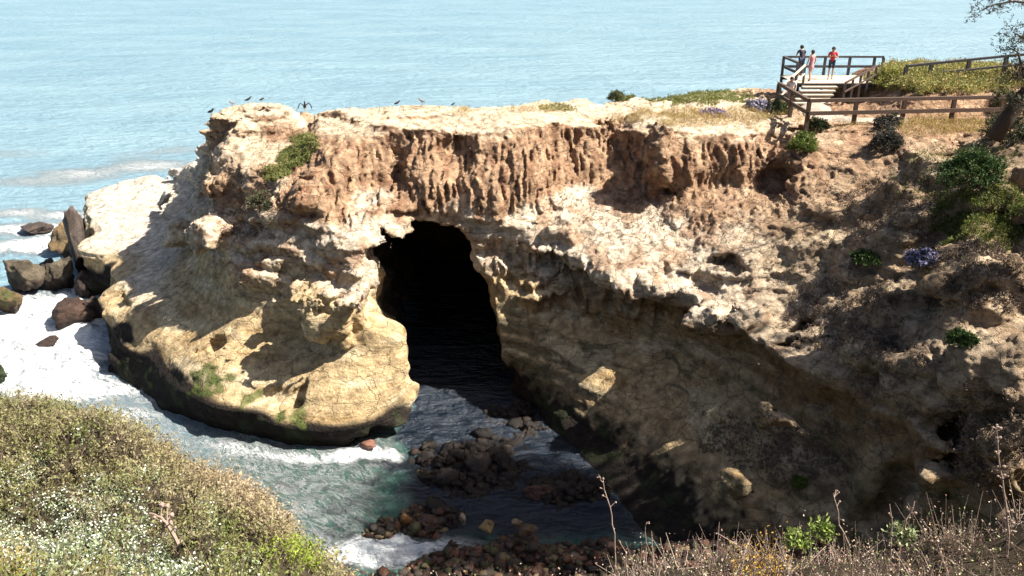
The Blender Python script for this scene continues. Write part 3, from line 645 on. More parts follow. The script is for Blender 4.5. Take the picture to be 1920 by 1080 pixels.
boulder('boulder', 985, 1005, 0.9, 0.35, 'flat brown boulder behind the nearest cobbles', 'boulder', GC, ((0.15,0.1,0.06),(0.1,0.07,0.05)), 20, z=0.35)

# ------------------------------------------------------------------ near bank (where the camera stands)
BP = []
def bp(px, py, z, out=0):
    z -= 0.84 if px < 700 else 0.16
    py += 12 if px < 700 else 0
    q = P(px, py, z); BP.append(tuple(q))
    if out:
        d = np.array([q[0], q[1]]); d /= np.linalg.norm(d)
        BP.append((q[0]+d[0]*1.2, q[1]+d[1]*1.2, z-1.7)); BP.append((q[0]+d[0]*3.2, q[1]+d[1]*3.2, z-5.5)); BP.append((q[0]+d[0]*6, q[1]+d[1]*6, z-10))
for a in ((-400,800,13.0,1),(-180,803,13.1,1),(0,812,13.25,1),(150,820,13.35,1),(330,868,13.8,1),(480,948,14.2,1),(600,1030,14.55,1),(665,1110,14.7,1)): bp(*a)
for a in ((0,950,14.6),(200,950,14.75),(350,1010,15.0),(0,1080,15.8),(300,1080,15.5),(500,1090,15.0),(-300,950,14.6)): bp(*a)
for a in ((860,1230,15.3,1),(1040,1165,15.5,1),(1280,1095,15.85,1),(1450,1050,16.05,1),(1600,1025,16.15,1),(1750,1025,16.2,1),(1920,1045,16.2,1),(2200,1040,16.3,1),(2600,1050,16.4,1)): bp(*a)
for a in ((1500,1130,16.6),(1900,1130,16.7)): bp(*a)
for X_, Y_, Z_ in ((0,0,18.3),(-4,0,18.2),(4,0,18.3),(0,-4,18.6),(8,0,18.2),(-9,0,17.6),(0,2.2,17.3),(14,2,17.5),(20,4,16),(-18,2,15),(-18,-4,17),(18,-4,18),(26,10,12),(24,17,4),(20,20,1.5)): BP.append((X_, Y_, Z_))
BP = np.array(BP)
def tps(pts, vals, lam=0.02):
    r = np.linalg.norm(pts[:, None]-pts[None], axis=2); K = r*r*np.log(r+1e-9); n_ = len(pts)
    A = np.zeros((n_+3, n_+3)); A[:n_, :n_] = K+lam*np.eye(n_); A[:n_, n_] = 1; A[:n_, n_+1:] = pts; A[n_, :n_] = 1; A[n_+1:, :n_] = pts.T
    w = np.linalg.solve(A, np.concatenate([vals, np.zeros(3)]))
    def f(x, y):
        out = np.zeros(x.shape)
        for i in range(n_):
            r2 = (x-pts[i, 0])**2+(y-pts[i, 1])**2; out += w[i]*0.5*r2*np.log(r2+1e-12)
        return out+w[n_]+w[n_+1]*x+w[n_+2]*y
    return f
BF = tps(BP[:, :2], BP[:, 2])
def bank_z(x, y): return np.clip(BF(x, y), -1.2, 19)+0.10*nz(x, y, 0*x, 1.3, off=100)+0.06*nz(x, y, 0*x, 0.55, off=103)
kx_, ky_ = np.arange(-24, 27, 0.16), np.arange(-7, 23, 0.16)
KX, KY = np.meshgrid(kx_, ky_, indexing='ij'); gx, gy = KX.ravel(), KY.ravel(); gz = bank_z(gx, gy)+0.03*nz(gx, gy, 0*gx, 0.4, off=101)
idx = np.arange(len(gx)).reshape(KX.shape); QK = np.stack([idx[:-1, :-1], idx[1:, :-1], idx[1:, 1:], idx[:-1, 1:]], -1).reshape(-1, 4)
M_EARTH = rock_material('brown_earth', False, (0.07, 0.055, 0.035), 2.5, 0.03)
tag(link('near_bank', mesh_np('near_bank', np.stack([gx, gy, gz], 1), QK), M_EARTH), 'earthy near bank under the coastal scrub', None, kind='structure')

# ------------------------------------------------------------------ vegetation
def leafmat(name, rough=0.6, trans=0.25):
    n = N(name, rough, 0.25); c = n.attr('col').outputs['Color']; n.color(c)
    tr = n.n('ShaderNodeBsdfTranslucent'); n.l(c, tr.inputs[0]); mx = n.n('ShaderNodeMixShader'); mx.inputs[0].default_value = trans
    n.l(n.b.outputs[0], mx.inputs[1]); n.l(tr.outputs[0], mx.inputs[2]); n.l(mx.outputs[0], n.t.nodes['Material Output'].inputs[0]); return n.m
M_LEAF = leafmat('leaves'); M_DRY = leafmat('dry_twigs', 0.85, 0.1)
def sprays(name, base, up, hgt, nl, lsize, lcol, scol, seed, spread=0.45, stemw=0.006, narrow=0.45, flower=None, tipcol=None, nstem=2):
    """leafy shoots: base (n,3), up (n,3), hgt (n,), lcol (n,3) leaf colour, scol stem colour"""
    r = np.random.default_rng(seed); n_ = len(base)
    d = up+r.normal(size=(n_, 3))*spread; d /= np.linalg.norm(d, axis=1)[:, None]
    V_, C_ = [], []
    # stem: two crossed slim quads
    tip = base+d*hgt[:, None]
    for k in range(nstem):
        s_ = np.cross(d, r.normal(size=(n_, 3))); s_ /= np.linalg.norm(s_, axis=1)[:, None]; s_ *= stemw
        V_.append(np.stack([base-s_, base+s_, tip+s_*0.4, tip-s_*0.4], 1)); C_.append(np.tile(scol, (n_, 1)) if np.ndim(scol) == 1 else scol)
    # leaves
    for k in range(nl):
        t = r.uniform(0.25, 1.05, n_); p = base+d*(hgt*t)[:, None]+r.normal(size=(n_, 3))*0.12*hgt[:, None]*(0.4+t[:, None])*0.6
        a = d*0.5+r.normal(size=(n_, 3)); a /= np.linalg.norm(a, axis=1)[:, None]; b = np.cross(a, r.normal(size=(n_, 3))); b /= np.linalg.norm(b, axis=1)[:, None]
        ls = lsize*r.uniform(0.55, 1.35, n_)[:, None]
        V_.append(np.stack([p, p+a*ls*0.5+b*ls*narrow*0.5, p+a*ls, p+a*ls*0.5-b*ls*narrow*0.5], 1))
        c = lcol*r.uniform(0.65, 1.35, (n_, 1))
        if tipcol is not None: c = np.where((t > 0.85)[:, None], tipcol*r.uniform(0.8, 1.2, (n_, 1)), c)
        C_.append(c)
    if flower is not None:
        fm, fcol, fs, nf = flower; f_ = np.nonzero(fm)[0]
        for k in range(nf):
            p = tip[f_]+r.normal(size=(len(f_), 3))*0.035; a = r.normal(size=(len(f_), 3))*0.5; a[:, 2] += 0.0; a /= np.linalg.norm(a, axis=1)[:, None]
            b = np.cross(a, up[f_]+r.normal(size=(len(f_), 3))*0.3); b /= np.linalg.norm(b, axis=1)[:, None]; ls = fs*r.uniform(0.6, 1.3, (len(f_), 1))
            V_.append(np.stack([p-a*ls, p+b*ls, p+a*ls, p-b*ls], 1)); C_.append(np.tile(fcol, (len(f_), 1))*r.uniform(0.85, 1.1, (len(f_), 1)))
    V = np.concatenate(V_).reshape(-1, 3); C = np.clip(np.repeat(np.concatenate(C_), 4, 0), 0, 0.85)
    return mesh_np(name, V, np.arange(len(V)).reshape(-1, 4), False, C)
def project(V):
    x_, y_, z_ = V[:, 0], V[:, 1], V[:, 2]-CAMZ
    f_ = y_*math.cos(PITCH)-z_*math.sin(PITCH); u_ = y_*math.sin(PITCH)+z_*math.cos(PITCH)
    return 960+FPX*x_/f_, 540-FPX*u_/f_
# near bank scrub
def bank_pts(n_, x0, x1, y0, y1, seed):
    r = np.random.default_rng(seed); X_, Y_ = r.uniform(x0, x1, n_), r.uniform(y0, y1, n_); Z_ = bank_z(X_, Y_)
    px, py = project(np.stack([X_, Y_, Z_], 1)); e = 0.1
    gx_ = (bank_z(X_+e, Y_)-Z_)/e; gy_ = (bank_z(X_, Y_+e)-Z_)/e
    nn = np.stack([-gx_, -gy_, np.ones(n_)], 1); nn /= np.linalg.norm(nn, axis=1)[:, None]
    k_ = (px > -260) & (px < 2150) & (py > 700) & (py < 1250) & (Y_ > 2.6)
    return np.stack([X_, Y_, Z_-0.03], 1)[k_], (nn*0.5+np.array([0, 0, 0.6]))[k_], px[k_], py[k_]
b_, u_, px, py = bank_pts(44000, -14, -0.4, 3, 15, 11)
nn_ = nz(b_[:, 0], b_[:, 1], b_[:, 2], 0.9, off=110); n2_ = nz(b_[:, 0], b_[:, 1], b_[:, 2], 0.35, off=111)
patchy = nn_+0.5*n2_
edge = np.clip((py-(np.interp(px, (-300, 0, 150, 330, 480, 600, 665), (800, 805, 812, 862, 942, 1024, 1100))))/120, 0, 1)
lc = np.tile(np.array([0.215, 0.21, 0.09]), (len(b_), 1))
lc = mixc(lc, (0.16, 0.19, 0.05), ss(0.0, 0.9, patchy)); lc = mixc(lc, (0.44, 0.33, 0.22), ss(0.65, 0.1, edge)*0.75*ss(150, 450, px))
lc = mixc(lc, (0.40, 0.34, 0.22), ss(0.4, 1.1, nz(b_[:, 0], b_[:, 1], b_[:, 2], 0.5, off=112))*0.6)
lc = mixc(lc, (0.19, 0.15, 0.07), ss(0.7, 1.3, -nn_)*0.5)
whz = np.exp(-(((px-110)/200)**2+((py-1010)/105)**2))+0.9*np.exp(-(((px-330)/110)**2+((py-1085)/45)**2)); wh = whz+0.25*n2_ > 0.55
lc = np.where(wh[:, None], np.array([0.28, 0.34, 0.19])*(0.9+0.1*n2_[:, None]), lc)
brg = np.exp(-(((px-540)/60)**2+((py-1060)/40)**2)) > 0.5; lc[brg] = (0.22, 0.28, 0.04)
org = np.exp(-(((px-30)/60)**2+((py-1075)/18)**2)) > 0.5; lc[org] = (0.28, 0.22, 0.06)
m = ~wh
hh_ = 0.17+0.16*np.random.default_rng(5).random(len(b_))+0.03*nn_
scr = link('coastal_scrub', sprays('coastal_scrub', b_[m], u_[m], hh_[m], 15, 0.042, lc[m], np.array([0.36, 0.27, 0.21]), 21, 0.5, 0.0035, 0.4, tipcol=None), M_LEAF)
tag(scr, 'dense olive and brown twiggy scrub covering the near bank', 'scrub', kind='stuff')
ff = np.random.default_rng(6).random(m.size) < 0.38
flw = link('flowering_ground_cover', sprays('flowering_ground_cover', b_[wh], u_[wh], hh_[wh]*0.9, 10, 0.038, lc[wh], np.array([0.2, 0.2, 0.12]), 22, 0.45, 0.003, 0.4, flower=(ff[wh], np.array([0.78, 0.79, 0.74]), 0.010, 6)), M_LEAF)
tag(flw, 'grey-green plants thick with tiny white flowers in the near left corner', 'flowers', kind='stuff')
b_, u_, px, py = bank_pts(60000, -1.5, 9, 2.6, 8, 12)
nn_ = nz(b_[:, 0], b_[:, 1], b_[:, 2], 0.5, off=113)
pk = np.random.default_rng(9).random(len(b_)) < 0.46*(1+0.8*np.tanh(1.5*nn_)); b_, u_, px, py, nn_ = b_[pk], u_[pk], px[pk], py[pk], nn_[pk]
lc = np.tile(np.array([0.44, 0.36, 0.28]), (len(b_), 1)); rr_ = np.random.default_rng(10).random(len(b_))
lc[rr_ < 0.35] = (0.28, 0.16, 0.14); lc[rr_ > 0.72] = (0.22, 0.25, 0.10); lc[rr_ > 0.93] = (0.55, 0.38, 0.2)
lc[np.abs(px-1430)+2*np.abs(py-1075) < 70] = (0.45, 0.26, 0.03)
hh_ = 0.10+0.28*np.random.default_rng(13).random(len(b_))**2.2
dr = link('dry_scrub', sprays('dry_scrub', b_, u_, hh_, 7, 0.017, lc, np.array([0.42, 0.34, 0.28]), 23, 0.45, 0.0032, 0.5, nstem=4), M_DRY)
tag(dr, 'pinkish dry twiggy scrub along the near right edge', 'scrub', kind='stuff')

# plants on the cliff: pick spots on its surface
CPX, CPY = project(CVt)
def spots(px, py, rx, ry, n_, seed, nzmin=0.35, ymin=0, ymax=99, wob=0.35, noisy=1.2):
    r = np.random.default_rng(seed)
    q = ((CPX-px)/rx)**2+((CPY-py)/ry)**2+wob*nz(CVt[:, 0], CVt[:, 1], CVt[:, 2], noisy, off=seed*0.77)
    k_ = np.nonzero((q < 1) & (NV[:, 2] > nzmin) & (CVt[:, 1] > ymin) & (CVt[:, 1] < ymax))[0]
    if len(k_) == 0: print('no spots', px, py); k_ = np.array([int(np.argmin((CPX-px)**2+(CPY-py)**2))])
    k_ = r.choice(k_, n_); return CVt[k_]+r.normal(size=(n_, 3))*0.04, NV[k_]*0.4+np.array([0, 0, 0.7])
def cover(name, lst, hgt, nl, lsize, cols, label, cat, seed, mat=None, **kw):
    B, U = zip(*[spots(*a) for a in lst]); B = np.concatenate(B); U = np.concatenate(U); r = np.random.default_rng(seed)
    cols = np.array(cols); lc = cols[r.integers(0, len(cols), len(B))]
    o = link(name, sprays(name, B, U, hgt*r.uniform(0.5, 1.4, len(B)), nl, lsize, lc, cols[0]*0.8, seed, **kw), mat or M_LEAF)
    return tag(o, label, cat, kind='stuff')
cover('dry_grass', [(1320,222,150,16,3200,31,0.5,36,50),(1770,238,110,16,2600,32,0.2,30,45),(1560,240,80,8,500,33),(868,213,14,8,120,37),(1010,206,60,6,260,38),(1590,165,45,14,600,39,0.3,40,52)], 0.22, 5, 0.13, [(0.42,0.30,0.12),(0.36,0.27,0.10),(0.50,0.38,0.18),(0.30,0.26,0.09)],
      'straw-yellow dry grass along the cliff edge and beside the path', 'grass', 41, M_DRY, narrow=0.09, stemw=0.004)
cover('ice_plant', [(1310,182,98,15,5200,42,0.4,40,60),(578,268,24,16,700,43,0.1,38,48),(552,296,27,20,1100,143,0.1,36,48),(518,328,28,16,800,243,0.1,36,48),(1050,203,34,6,500,44),(1160,180,24,9,500,45,0.3,44,60)], 0.10, 7, 0.07, [(0.18,0.21,0.05),(0.22,0.24,0.08),(0.26,0.24,0.10),(0.14,0.17,0.05)],
      'low green ice plant mats on the headland top and in its gully', 'ice plant', 46)
cover('hillside_brush', [(1700,152,70,26,4200,47,0.2,40,52),(1800,150,110,30,5200,48,0.2,40,52)], 0.36, 9, 0.10, [(0.36,0.33,0.10),(0.24,0.25,0.07),(0.13,0.17,0.06),(0.46,0.40,0.15),(0.34,0.27,0.13)],
      'tall yellow-green brush on the rise behind the near fence', 'brush', 49)
cover('slope_grass', [(1860,410,110,50,3600,50,0.2,24,36),(1800,330,120,60,700,51,0.2,24,36)], 0.13, 6, 0.11, [(0.09,0.12,0.03),(0.13,0.16,0.035),(0.20,0.20,0.05)],
      'short green grass on the shaded upper right slope', 'grass', 52, narrow=0.2)
cover('dead_ice_plant', [(1660,395,80,45,1300,53,0.2,26,39,1.1,0.7),(1420,430,130,70,400,54,0.2,28,39,1.3,0.5),(1650,690,60,90,1300,55,0.15,20,34,1.1,0.7),(1580,565,80,50,700,56,0.15,22,34,1.1,0.7),(1840,520,90,60,2600,57,0.1,20,34,0.8,0.8),(1850,820,80,120,2200,58,-0.2,17,30),(1400,830,80,50,700,59,0.0,20,30),(1510,860,90,60,900,60,0.0,20,30),(1160,400,120,50,300,61,0.3,34,42),(470,390,60,60,700,62,-0.1,34,45),(1560,620,60,60,500,66,-0.1,24,32)], 0.13, 8, 0.06,
      [(0.16,0.11,0.09),(0.22,0.16,0.12),(0.12,0.09,0.08),(0.28,0.22,0.17),(0.14,0.12,0.07)], 'grey-brown dead ice plant matted over ledges and slope', 'dead ice plant', 63, M_DRY)
cover('bank_litter', [(1250,450,220,100,900,67,0.3,28,40),(900,205,220,8,300,68,0.4,38,47)], 0.05, 4, 0.05, [(0.25,0.19,0.13),(0.18,0.15,0.10)], 'scattered dry tufts on the pale sandstone ledges', 'dry tufts', 64, M_DRY)

def surf(px, py, ymin=0, ymax=99):
    """frontmost cliff vertex seen near a pixel"""
    k_ = np.nonzero((np.abs(CPX-px) < 6) & (np.abs(CPY-py) < 6) & (CVt[:, 1] > ymin) & (CVt[:, 1] < ymax))[0]
    if len(k_) == 0: return P(px, py, 12)
    return CVt[k_[np.argmin(CVt[k_, 1]+0.05*np.hypot(CPX[k_]-px, CPY[k_]-py))]]
def bush(name, p, rx, rz, cols, label, cat, group, seed, n_=500, ls=0.09, flower=None, nl=9):
    r = np.random.default_rng(seed); e = empty(name, tuple(p), label, cat, group)
    # foliage clumps on a lumpy crown
    u = r.normal(size=(n_, 3)); u /= np.linalg.norm(u, axis=1)[:, None]; u[:, 2] = np.abs(u[:, 2])*1.05-0.12
    rad = r.uniform(0.45, 1.0, n_)**0.5*(1+0.22*nz(u[:, 0], u[:, 1], u[:, 2], 0.8, off=seed))
    B = u*rad[:, None]*np.array([rx, rx*0.9, rz]); cols = np.array(cols)
    lc = cols[r.integers(0, len(cols), n_)]
    fl = None if flower is None else (r.random(n_) < 0.6, np.array(flower), 0.05, 3)
    link('foliage', sprays('foliage', B*0.85, u+np.array([0, 0, 0.4]), np.full(n_, 0.28*rx+0.06), nl, ls, lc, cols[0]*0.7, seed, flower=fl), M_LEAF, e)
    m_ = 14; d = u[:m_]+np.array([0, 0, 0.5]); d /= np.linalg.norm(d, axis=1)[:, None]
    link('stems', sprays('stems', np.zeros((m_, 3))-np.array([0, 0, 0.1]), d, np.full(m_, rz*0.9), 0, 0.1, lc[:m_], np.array([0.16, 0.11, 0.08]), seed, 0.2, 0.018), M_DRY, e)
    return e
GS = 'shrubs on the cliff slopes'; DG = [(0.035,0.07,0.02),(0.05,0.09,0.025),(0.07,0.11,0.03)]; YG = [(0.12,0.17,0.03),(0.17,0.2,0.05),(0.08,0.12,0.03)]; PB = [(0.06,0.055,0.05),(0.09,0.08,0.07),(0.05,0.06,0.04)]
for a in (
 ('shrub', surf(1818,335), 0.95, 0.95, DG, 'large rounded dark green bush high on the shaded right slope', 'shrub', GS, 71, 1100),
 ('shrub', surf(1505,275), 0.62, 0.55, YG, 'bright green bush spilling over the cliff edge below the fence corner', 'shrub', GS, 72, 600),
 ('shrub', surf(1662,275), 0.60, 0.75, PB, 'dark purplish bush hanging over the rim right of the fence corner', 'shrub', GS, 73, 600),
 ('shrub', surf(1530,236), 0.42, 0.35, [(0.06,0.08,0.035),(0.09,0.11,0.05)], 'low dark green bush at the foot of the fence between two posts', 'shrub', GS, 74, 320),
 ('shrub', surf(1665,232), 0.5, 0.45, PB, 'small grey-leaved bush against the near fence', 'shrub', GS, 75, 350),
 ('shrub', surf(1625,488), 0.5, 0.28, DG, 'flat dark green plant on a ledge among dead ice plant', 'shrub', GS, 76, 380),
 ('shrub', surf(1805,642), 0.33, 0.24, DG, 'small green plant on the shaded slope beneath the big brown mat', 'shrub', GS, 77, 260),
 ('shrub', surf(1500,905), 0.22, 0.26, YG, 'spiky yellow-green tuft on the shaded lower wall', 'shrub', GS, 78, 240),
 ('shrub', surf(495,380), 0.55, 0.5, [(0.07,0.09,0.035),(0.10,0.10,0.06),(0.13,0.09,0.06)], 'grey-green bush clinging to the headland wall below the green gully', 'shrub', GS, 79, 420),
 ('shrub', surf(1150,180,44), 0.4, 0.4, [(0.07,0.10,0.04),(0.16,0.15,0.07)], 'small dark bush on the skyline left of the green ice plant', 'shrub', GS, 80, 260),
 ('shrub', surf(1455,205,40), 0.75, 0.5, [(0.06,0.09,0.03),(0.09,0.11,0.05)], 'dark green bush left of the near fence post', 'shrub', GS, 81, 480),
 ('shrub', surf(1900,255), 0.95, 1.3, [(0.04,0.05,0.025),(0.07,0.08,0.04)], 'dark tangled bush beneath the leaning tree', 'shrub', GS, 82, 900),
 ('shrub', surf(1890,200), 0.7, 0.8, [(0.06,0.07,0.03),(0.14,0.14,0.06)], 'bush hiding the right end of the near fence', 'shrub', GS, 87, 500),
 ('shrub', surf(1672,150,40), 0.9, 0.8, [(0.36,0.34,0.10),(0.28,0.29,0.08)], 'bright yellow-green bush at the right end of the deck', 'shrub', GS, 83, 700)):
    bush(*a)
GF = 'purple flowering shrubs'
bush('flowering_shrub', surf(1425,200,38), 0.62, 0.36, [(0.14,0.15,0.12),(0.2,0.18,0.18)], 'mound of lilac flowers beside the near fence on the cliff top', 'flowering shrub', GF, 84, 420, flower=(0.36,0.33,0.48))
bush('flowering_shrub', surf(1335,212,38), 0.7, 0.12, [(0.2,0.17,0.13)], 'low strip of purple flowers in front of the green ice plant', 'flowering shrub', GF, 85, 260, flower=(0.34,0.24,0.5))
bush('flowering_shrub', surf(1728,488), 0.5, 0.25, [(0.06,0.07,0.05)], 'blue-purple flower cluster on the shaded right ledge', 'flowering shrub', GF, 86, 300, flower=(0.26,0.25,0.42))

# slender dry stems standing above the near scrub
def tube(bm, pts, r0, r1, sides=6):
    rings = []
    for i, p in enumerate(pts):
        p = Vector(p); a = Vector(pts[max(i-1, 0)]); b = Vector(pts[min(i+1, len(pts)-1)]); d = (b-a).normalized()
        u = d.orthogonal().normalized(); v = d.cross(u); r = r0+(r1-r0)*i/max(1, len(pts)-1)
        rings.append([bm.verts.new(p+(u*math.cos(2*math.pi*k/sides)+v*math.sin(2*math.pi*k/sides))*r) for k in range(sides)])
    for a, b in zip(rings, rings[1:]):
        best = min(range(sides), key=lambda s_: sum((a[k].co-b[(k+s_) % sides].co).length for k in range(sides)))
        for k in range(sides): bm.faces.new((a[k], a[(k+1) % sides], b[(k+1+best) % sides], b[(k+best) % sides]))
    bm.faces.new(rings[0][::-1]); bm.faces.new(rings[-1])
def obj_bm(name, bm, mat, parent=None, smooth=False):
    bmesh.ops.recalc_face_normals(bm, faces=bm.faces)
    me = bpy.data.meshes.new(name); bm.to_mesh(me); bm.free()
    if smooth: me.polygons.foreach_set('use_smooth', np.ones(len(me.polygons), bool))
    return link(name, me, mat, parent)
def plain(name, c, rough=0.8, sc=6.0, var=0.35):
    n = N(name, rough, 0.3); f = n.noise(sc, 5, 0.7)
    n.color(n.ramp(f, [(0.3, tuple(v*(1-var) for v in c)), (0.7, tuple(min(0.9, v*(1+var)) for v in c))])); n.bump(f, 0.3, 0.02); return n.m
M_TWIG = plain('pale_twig', (0.30, 0.22, 0.18), 0.85, 30)
def stem(pxs, z, label, seed, r0=0.006, twigs=8, tl=0.05):
    r = random.Random(seed); bx0, by0 = pxs[0]; q0 = P(bx0, by0, z); Y_ = q0[1]; bm = bmesh.new(); bm2 = bmesh.new()
    pts = [PD(a, b, Y_+0.03*i) for i, (a, b) in enumerate(pxs)]
    pts[0] = pts[0]-np.array([0, 0, 0.12]); fine = []
    for a, b in zip(pts, pts[1:]):
        for t in (0, 0.34, 0.67): fine.append(a+(b-a)*t+np.array([r.uniform(-1, 1), r.uniform(-1, 1), 0])*0.006)
    fine.append(pts[-1]); tube(bm, fine, r0, r0*0.35)
    for i in range(twigs):
        k = r.randint(len(fine)//4, len(fine)-1); p = Vector(fine[k]); d = Vector((r.uniform(-1, 1), r.uniform(-1, 1), r.uniform(0.2, 1))).normalized()
        e_ = p+d*tl*r.uniform(0.5, 1.2); tube(bm, [p, (p+e_)/2+Vector((0, 0, 0.004)), e_], r0*0.4, r0*0.2, 4)
        s_ = bmesh.ops.create_icosphere(bm, subdivisions=1, radius=r.uniform(0.004, 0.009)*r0/0.006)['verts']; bmesh.ops.translate(bm, verts=s_, vec=e_)
    bmesh.ops.translate(bm, verts=bm.verts, vec=-Vector(fine[0])); o = obj_bm('dry_stem', bm, M_TWIG); o.location = Vector(fine[0]); bm2.free()
    tag(o, label, 'dry stem', 'dry stems above the near scrub')
stem([(1155,1050),(1152,1000),(1143,950),(1130,905),(1122,890)], 15.9, 'thin curving dry stem with a pale tip against the dark cove', 1)
stem([(1893,1060),(1890,1000),(1885,940),(1875,880),(1868,805)], 16.3, 'tallest straight dry stalk, knobbly with seed heads, at the right edge', 2, 0.009, 22, 0.035)
stem([(1600,1000),(1575,985),(1568,950),(1562,925)], 16.3, 'short crooked dry twig left of the forked one', 3, 0.006, 5)
stem([(1675,1020),(1672,985),(1668,945)], 16.3, 'reddish upright twig beside the pale slanting one', 4, 0.006, 7, 0.03)
stem([(1690,1010),(1700,975),(1715,940)], 16.3, 'stout pale bare twig slanting up to the right', 5, 0.009, 2)
stem([(1215,1060),(1212,1020),(1210,985)], 15.9, 'upright thin twig second from the curving stem', 6, 0.005, 8, 0.04)
stem([(1250,1060),(1245,1035),(1238,1008)], 15.9, 'short twig with knobbed tip right of the thin upright one', 7, 0.005, 6, 0.03)
stem([(1180,1060),(1172,1035),(1160,1012)], 15.9, 'small bent twig at the foot of the curving stem', 8, 0.005, 5, 0.03)
stem([(1770,1020),(1768,1000),(1766,965)], 16.3, 'lone short twig between the slanting twig and the tall stalk', 9, 0.005, 5, 0.02)
stem([(1405,1040),(1380,1020),(1345,1000)], 16.0, 'fallen-looking twig leaning to the left over the shaded wall', 10, 0.006, 4, 0.03)
stem([(330,1000),(315,985),(303,970),(280,962)], 14.9, 'grey dead branch lying across the near left scrub', 11, 0.02, 6, 0.16)
stem([(300,985),(310,972),(322,955)], 14.9, 'grey dead branch crossing the other in the near left scrub', 12, 0.017, 4, 0.14)
GL = 'bright green plants in the near scrub'
for px_, py_, zz_, lab, sd in ((1495,1020,16.3,'bright yellow-green leafy plant in the dry scrub, lower of two',1),(1538,1000,16.35,'bright green leafy plant rising slightly above its neighbour',2),(1688,1010,16.4,'pale green leafy plant at the foot of the slanting bare twig',3)):
    bush('leafy_plant', P(px_, py_, zz_-0.12), 0.036, 0.075, [(0.22,0.30,0.06),(0.17,0.24,0.06),(0.27,0.32,0.10)] if sd < 3 else [(0.24,0.30,0.14),(0.34,0.36,0.2)], lab, 'plant', GL, 200+sd, 50, 0.028, nl=6)

# ------------------------------------------------------------------ timber fences, deck and steps
M_WOOD = plain('brown_fence_timber', (0.095, 0.065, 0.05), 0.8, 14); M_WOODB = plain('blue_grey_timber', (0.075, 0.07, 0.075), 0.8, 14); M_PALE = plain('bleached_timber', (0.48, 0.42, 0.34), 0.8, 14)
def bar(bm, a, b, w, h):
    a, b = Vector(a), Vector(b); d = (b-a); L = d.length; d.normalize(); side = d.cross(Vector((0, 0, 1)))
    side = Vector((1, 0, 0)) if side.length < 1e-3 else side.normalized(); up = side.cross(d).normalized()
    vs = [bm.verts.new(p+side*sx_*w/2+up*sz_*h/2) for p in (a, b) for sx_, sz_ in ((-1, -1), (1, -1), (1, 1), (-1, 1))]
    fs = [(3, 2, 1, 0), (4, 5, 6, 7), (0, 1, 5, 4), (1, 2, 6, 5), (2, 3, 7, 6), (3, 0, 4, 7)]
    for f_ in fs: bm.faces.new([vs[i] for i in f_])
def ground(x, y, dflt=12.0):
    k_ = np.nonzero((np.abs(CVt[:, 0]-x) < 0.25) & (np.abs(CVt[:, 1]-y) < 0.25) & (NV[:, 2] > 0.2))[0]
    return float(CVt[k_, 2].max()) if len(k_) else dflt
def fence(name, posts, hgt, rails, mat, label, group=None, gz=None):
    """posts: world (x,y) list"""
    e = empty(name, (posts[0][0], posts[0][1], ground(*posts[0])), label, 'fence', group); o = e.location
    Z_ = [gz[i] if gz else ground(*p) for i, p in enumerate(posts)]
    for (x_, y_), z_ in zip(posts, Z_):
        bm = bmesh.new(); bar(bm, (x_-o.x, y_-o.y, z_-0.4-o.z), (x_-o.x, y_-o.y, z_+hgt-0.04-o.z), 0.17, 0.17); obj_bm('post', bm, mat, e)
    for i in range(len(posts)-1):
        for hr, th in rails:
            a = (posts[i][0]-o.x, posts[i][1]-o.y, Z_[i]+hr-o.z); b = (posts[i+1][0]-o.x, posts[i+1][1]-o.y, Z_[i+1]+hr-o.z)
            bm = bmesh.new(); dy = -0.11 if hr < hgt else 0
            bar(bm, (a[0], a[1]+dy, a[2]), (b[0], b[1]+dy, b[2]), 0.08 if dy else 0.16, th); obj_bm('rail', bm, mat, e)
    return e
def XY(px, py, z): q = P(px, py, z); return (float(q[0]), float(q[1]))
RL = [(1.12, 0.16), (0.55, 0.18)]
fence('fence', [XY(1456,197,12.1), XY(1481,214,12.1), XY(1512,234,12.1), XY(1600,232,12.1), XY(1690,230,12.1), XY(1782,228,12.1), XY(1872,226,12.1)], 1.12, RL, M_WOOD, 'long brown post-and-rail fence along the cliff edge, bending at its left end', gz=[12.1]*7)
FY = 46.0; fx0 = [PD(p_, q_, FY) for p_, q_ in ((1700,124),(1747,119),(1818,112),(1888,105),(1960,99))]
fence('fence', [(float(p_[0]), FY) for p_ in fx0], 1.1, [(1.1, 0.12), (0.6, 0.1)], M_WOODB, 'dark grey rail fence on the skyline above the yellow-green brush', gz=[float(p_[2])-1.1 for p_ in fx0])
DZ = 12.9; DYB, DYF = 50.6, 47.6
dk = empty('viewing_deck', (PD(1560, 150, 49)[0], 49, DZ), 'small wooden viewing deck with railings where three visitors stand', 'deck'); o_ = dk.location
XL, XR = PD(1466, 140, DYB)[0], PD(1652, 140, DYB)[0]
bm = bmesh.new(); nb_ = 20; yb = np.linspace(DYF, DYB+0.1, nb_+1)
for i in range(nb_): bar(bm, (XL-o_.x-0.1, (yb[i]+yb[i+1])/2-o_.y, -0.03), (XR-o_.x+0.1, (yb[i]+yb[i+1])/2-o_.y, -0.03), yb[1]-yb[0]-0.012, 0.045)
obj_bm('floor_boards', bm, M_PALE, dk)
bm = bmesh.new()
for y_ in (DYF+0.1, DYB-0.1): bar(bm, (XL-o_.x, y_-o_.y, -0.15), (XR-o_.x, y_-o_.y, -0.15), 0.1, 0.18)
obj_bm('beams', bm, M_WOODB, dk)
pp = [(XL, DYF+0.4), (XL, DYB)]+[(PD(q_, 130, DYB)[0], DYB) for q_ in (1500, 1545, 1591, 1637)]+[(XR, DYB)]
for x_, y_ in pp:
    bm = bmesh.new(); bar(bm, (x_-o_.x, y_-o_.y, -1.3), (x_-o_.x, y_-o_.y, 0.98), 0.13, 0.13); obj_bm('post', bm, M_WOODB, dk)
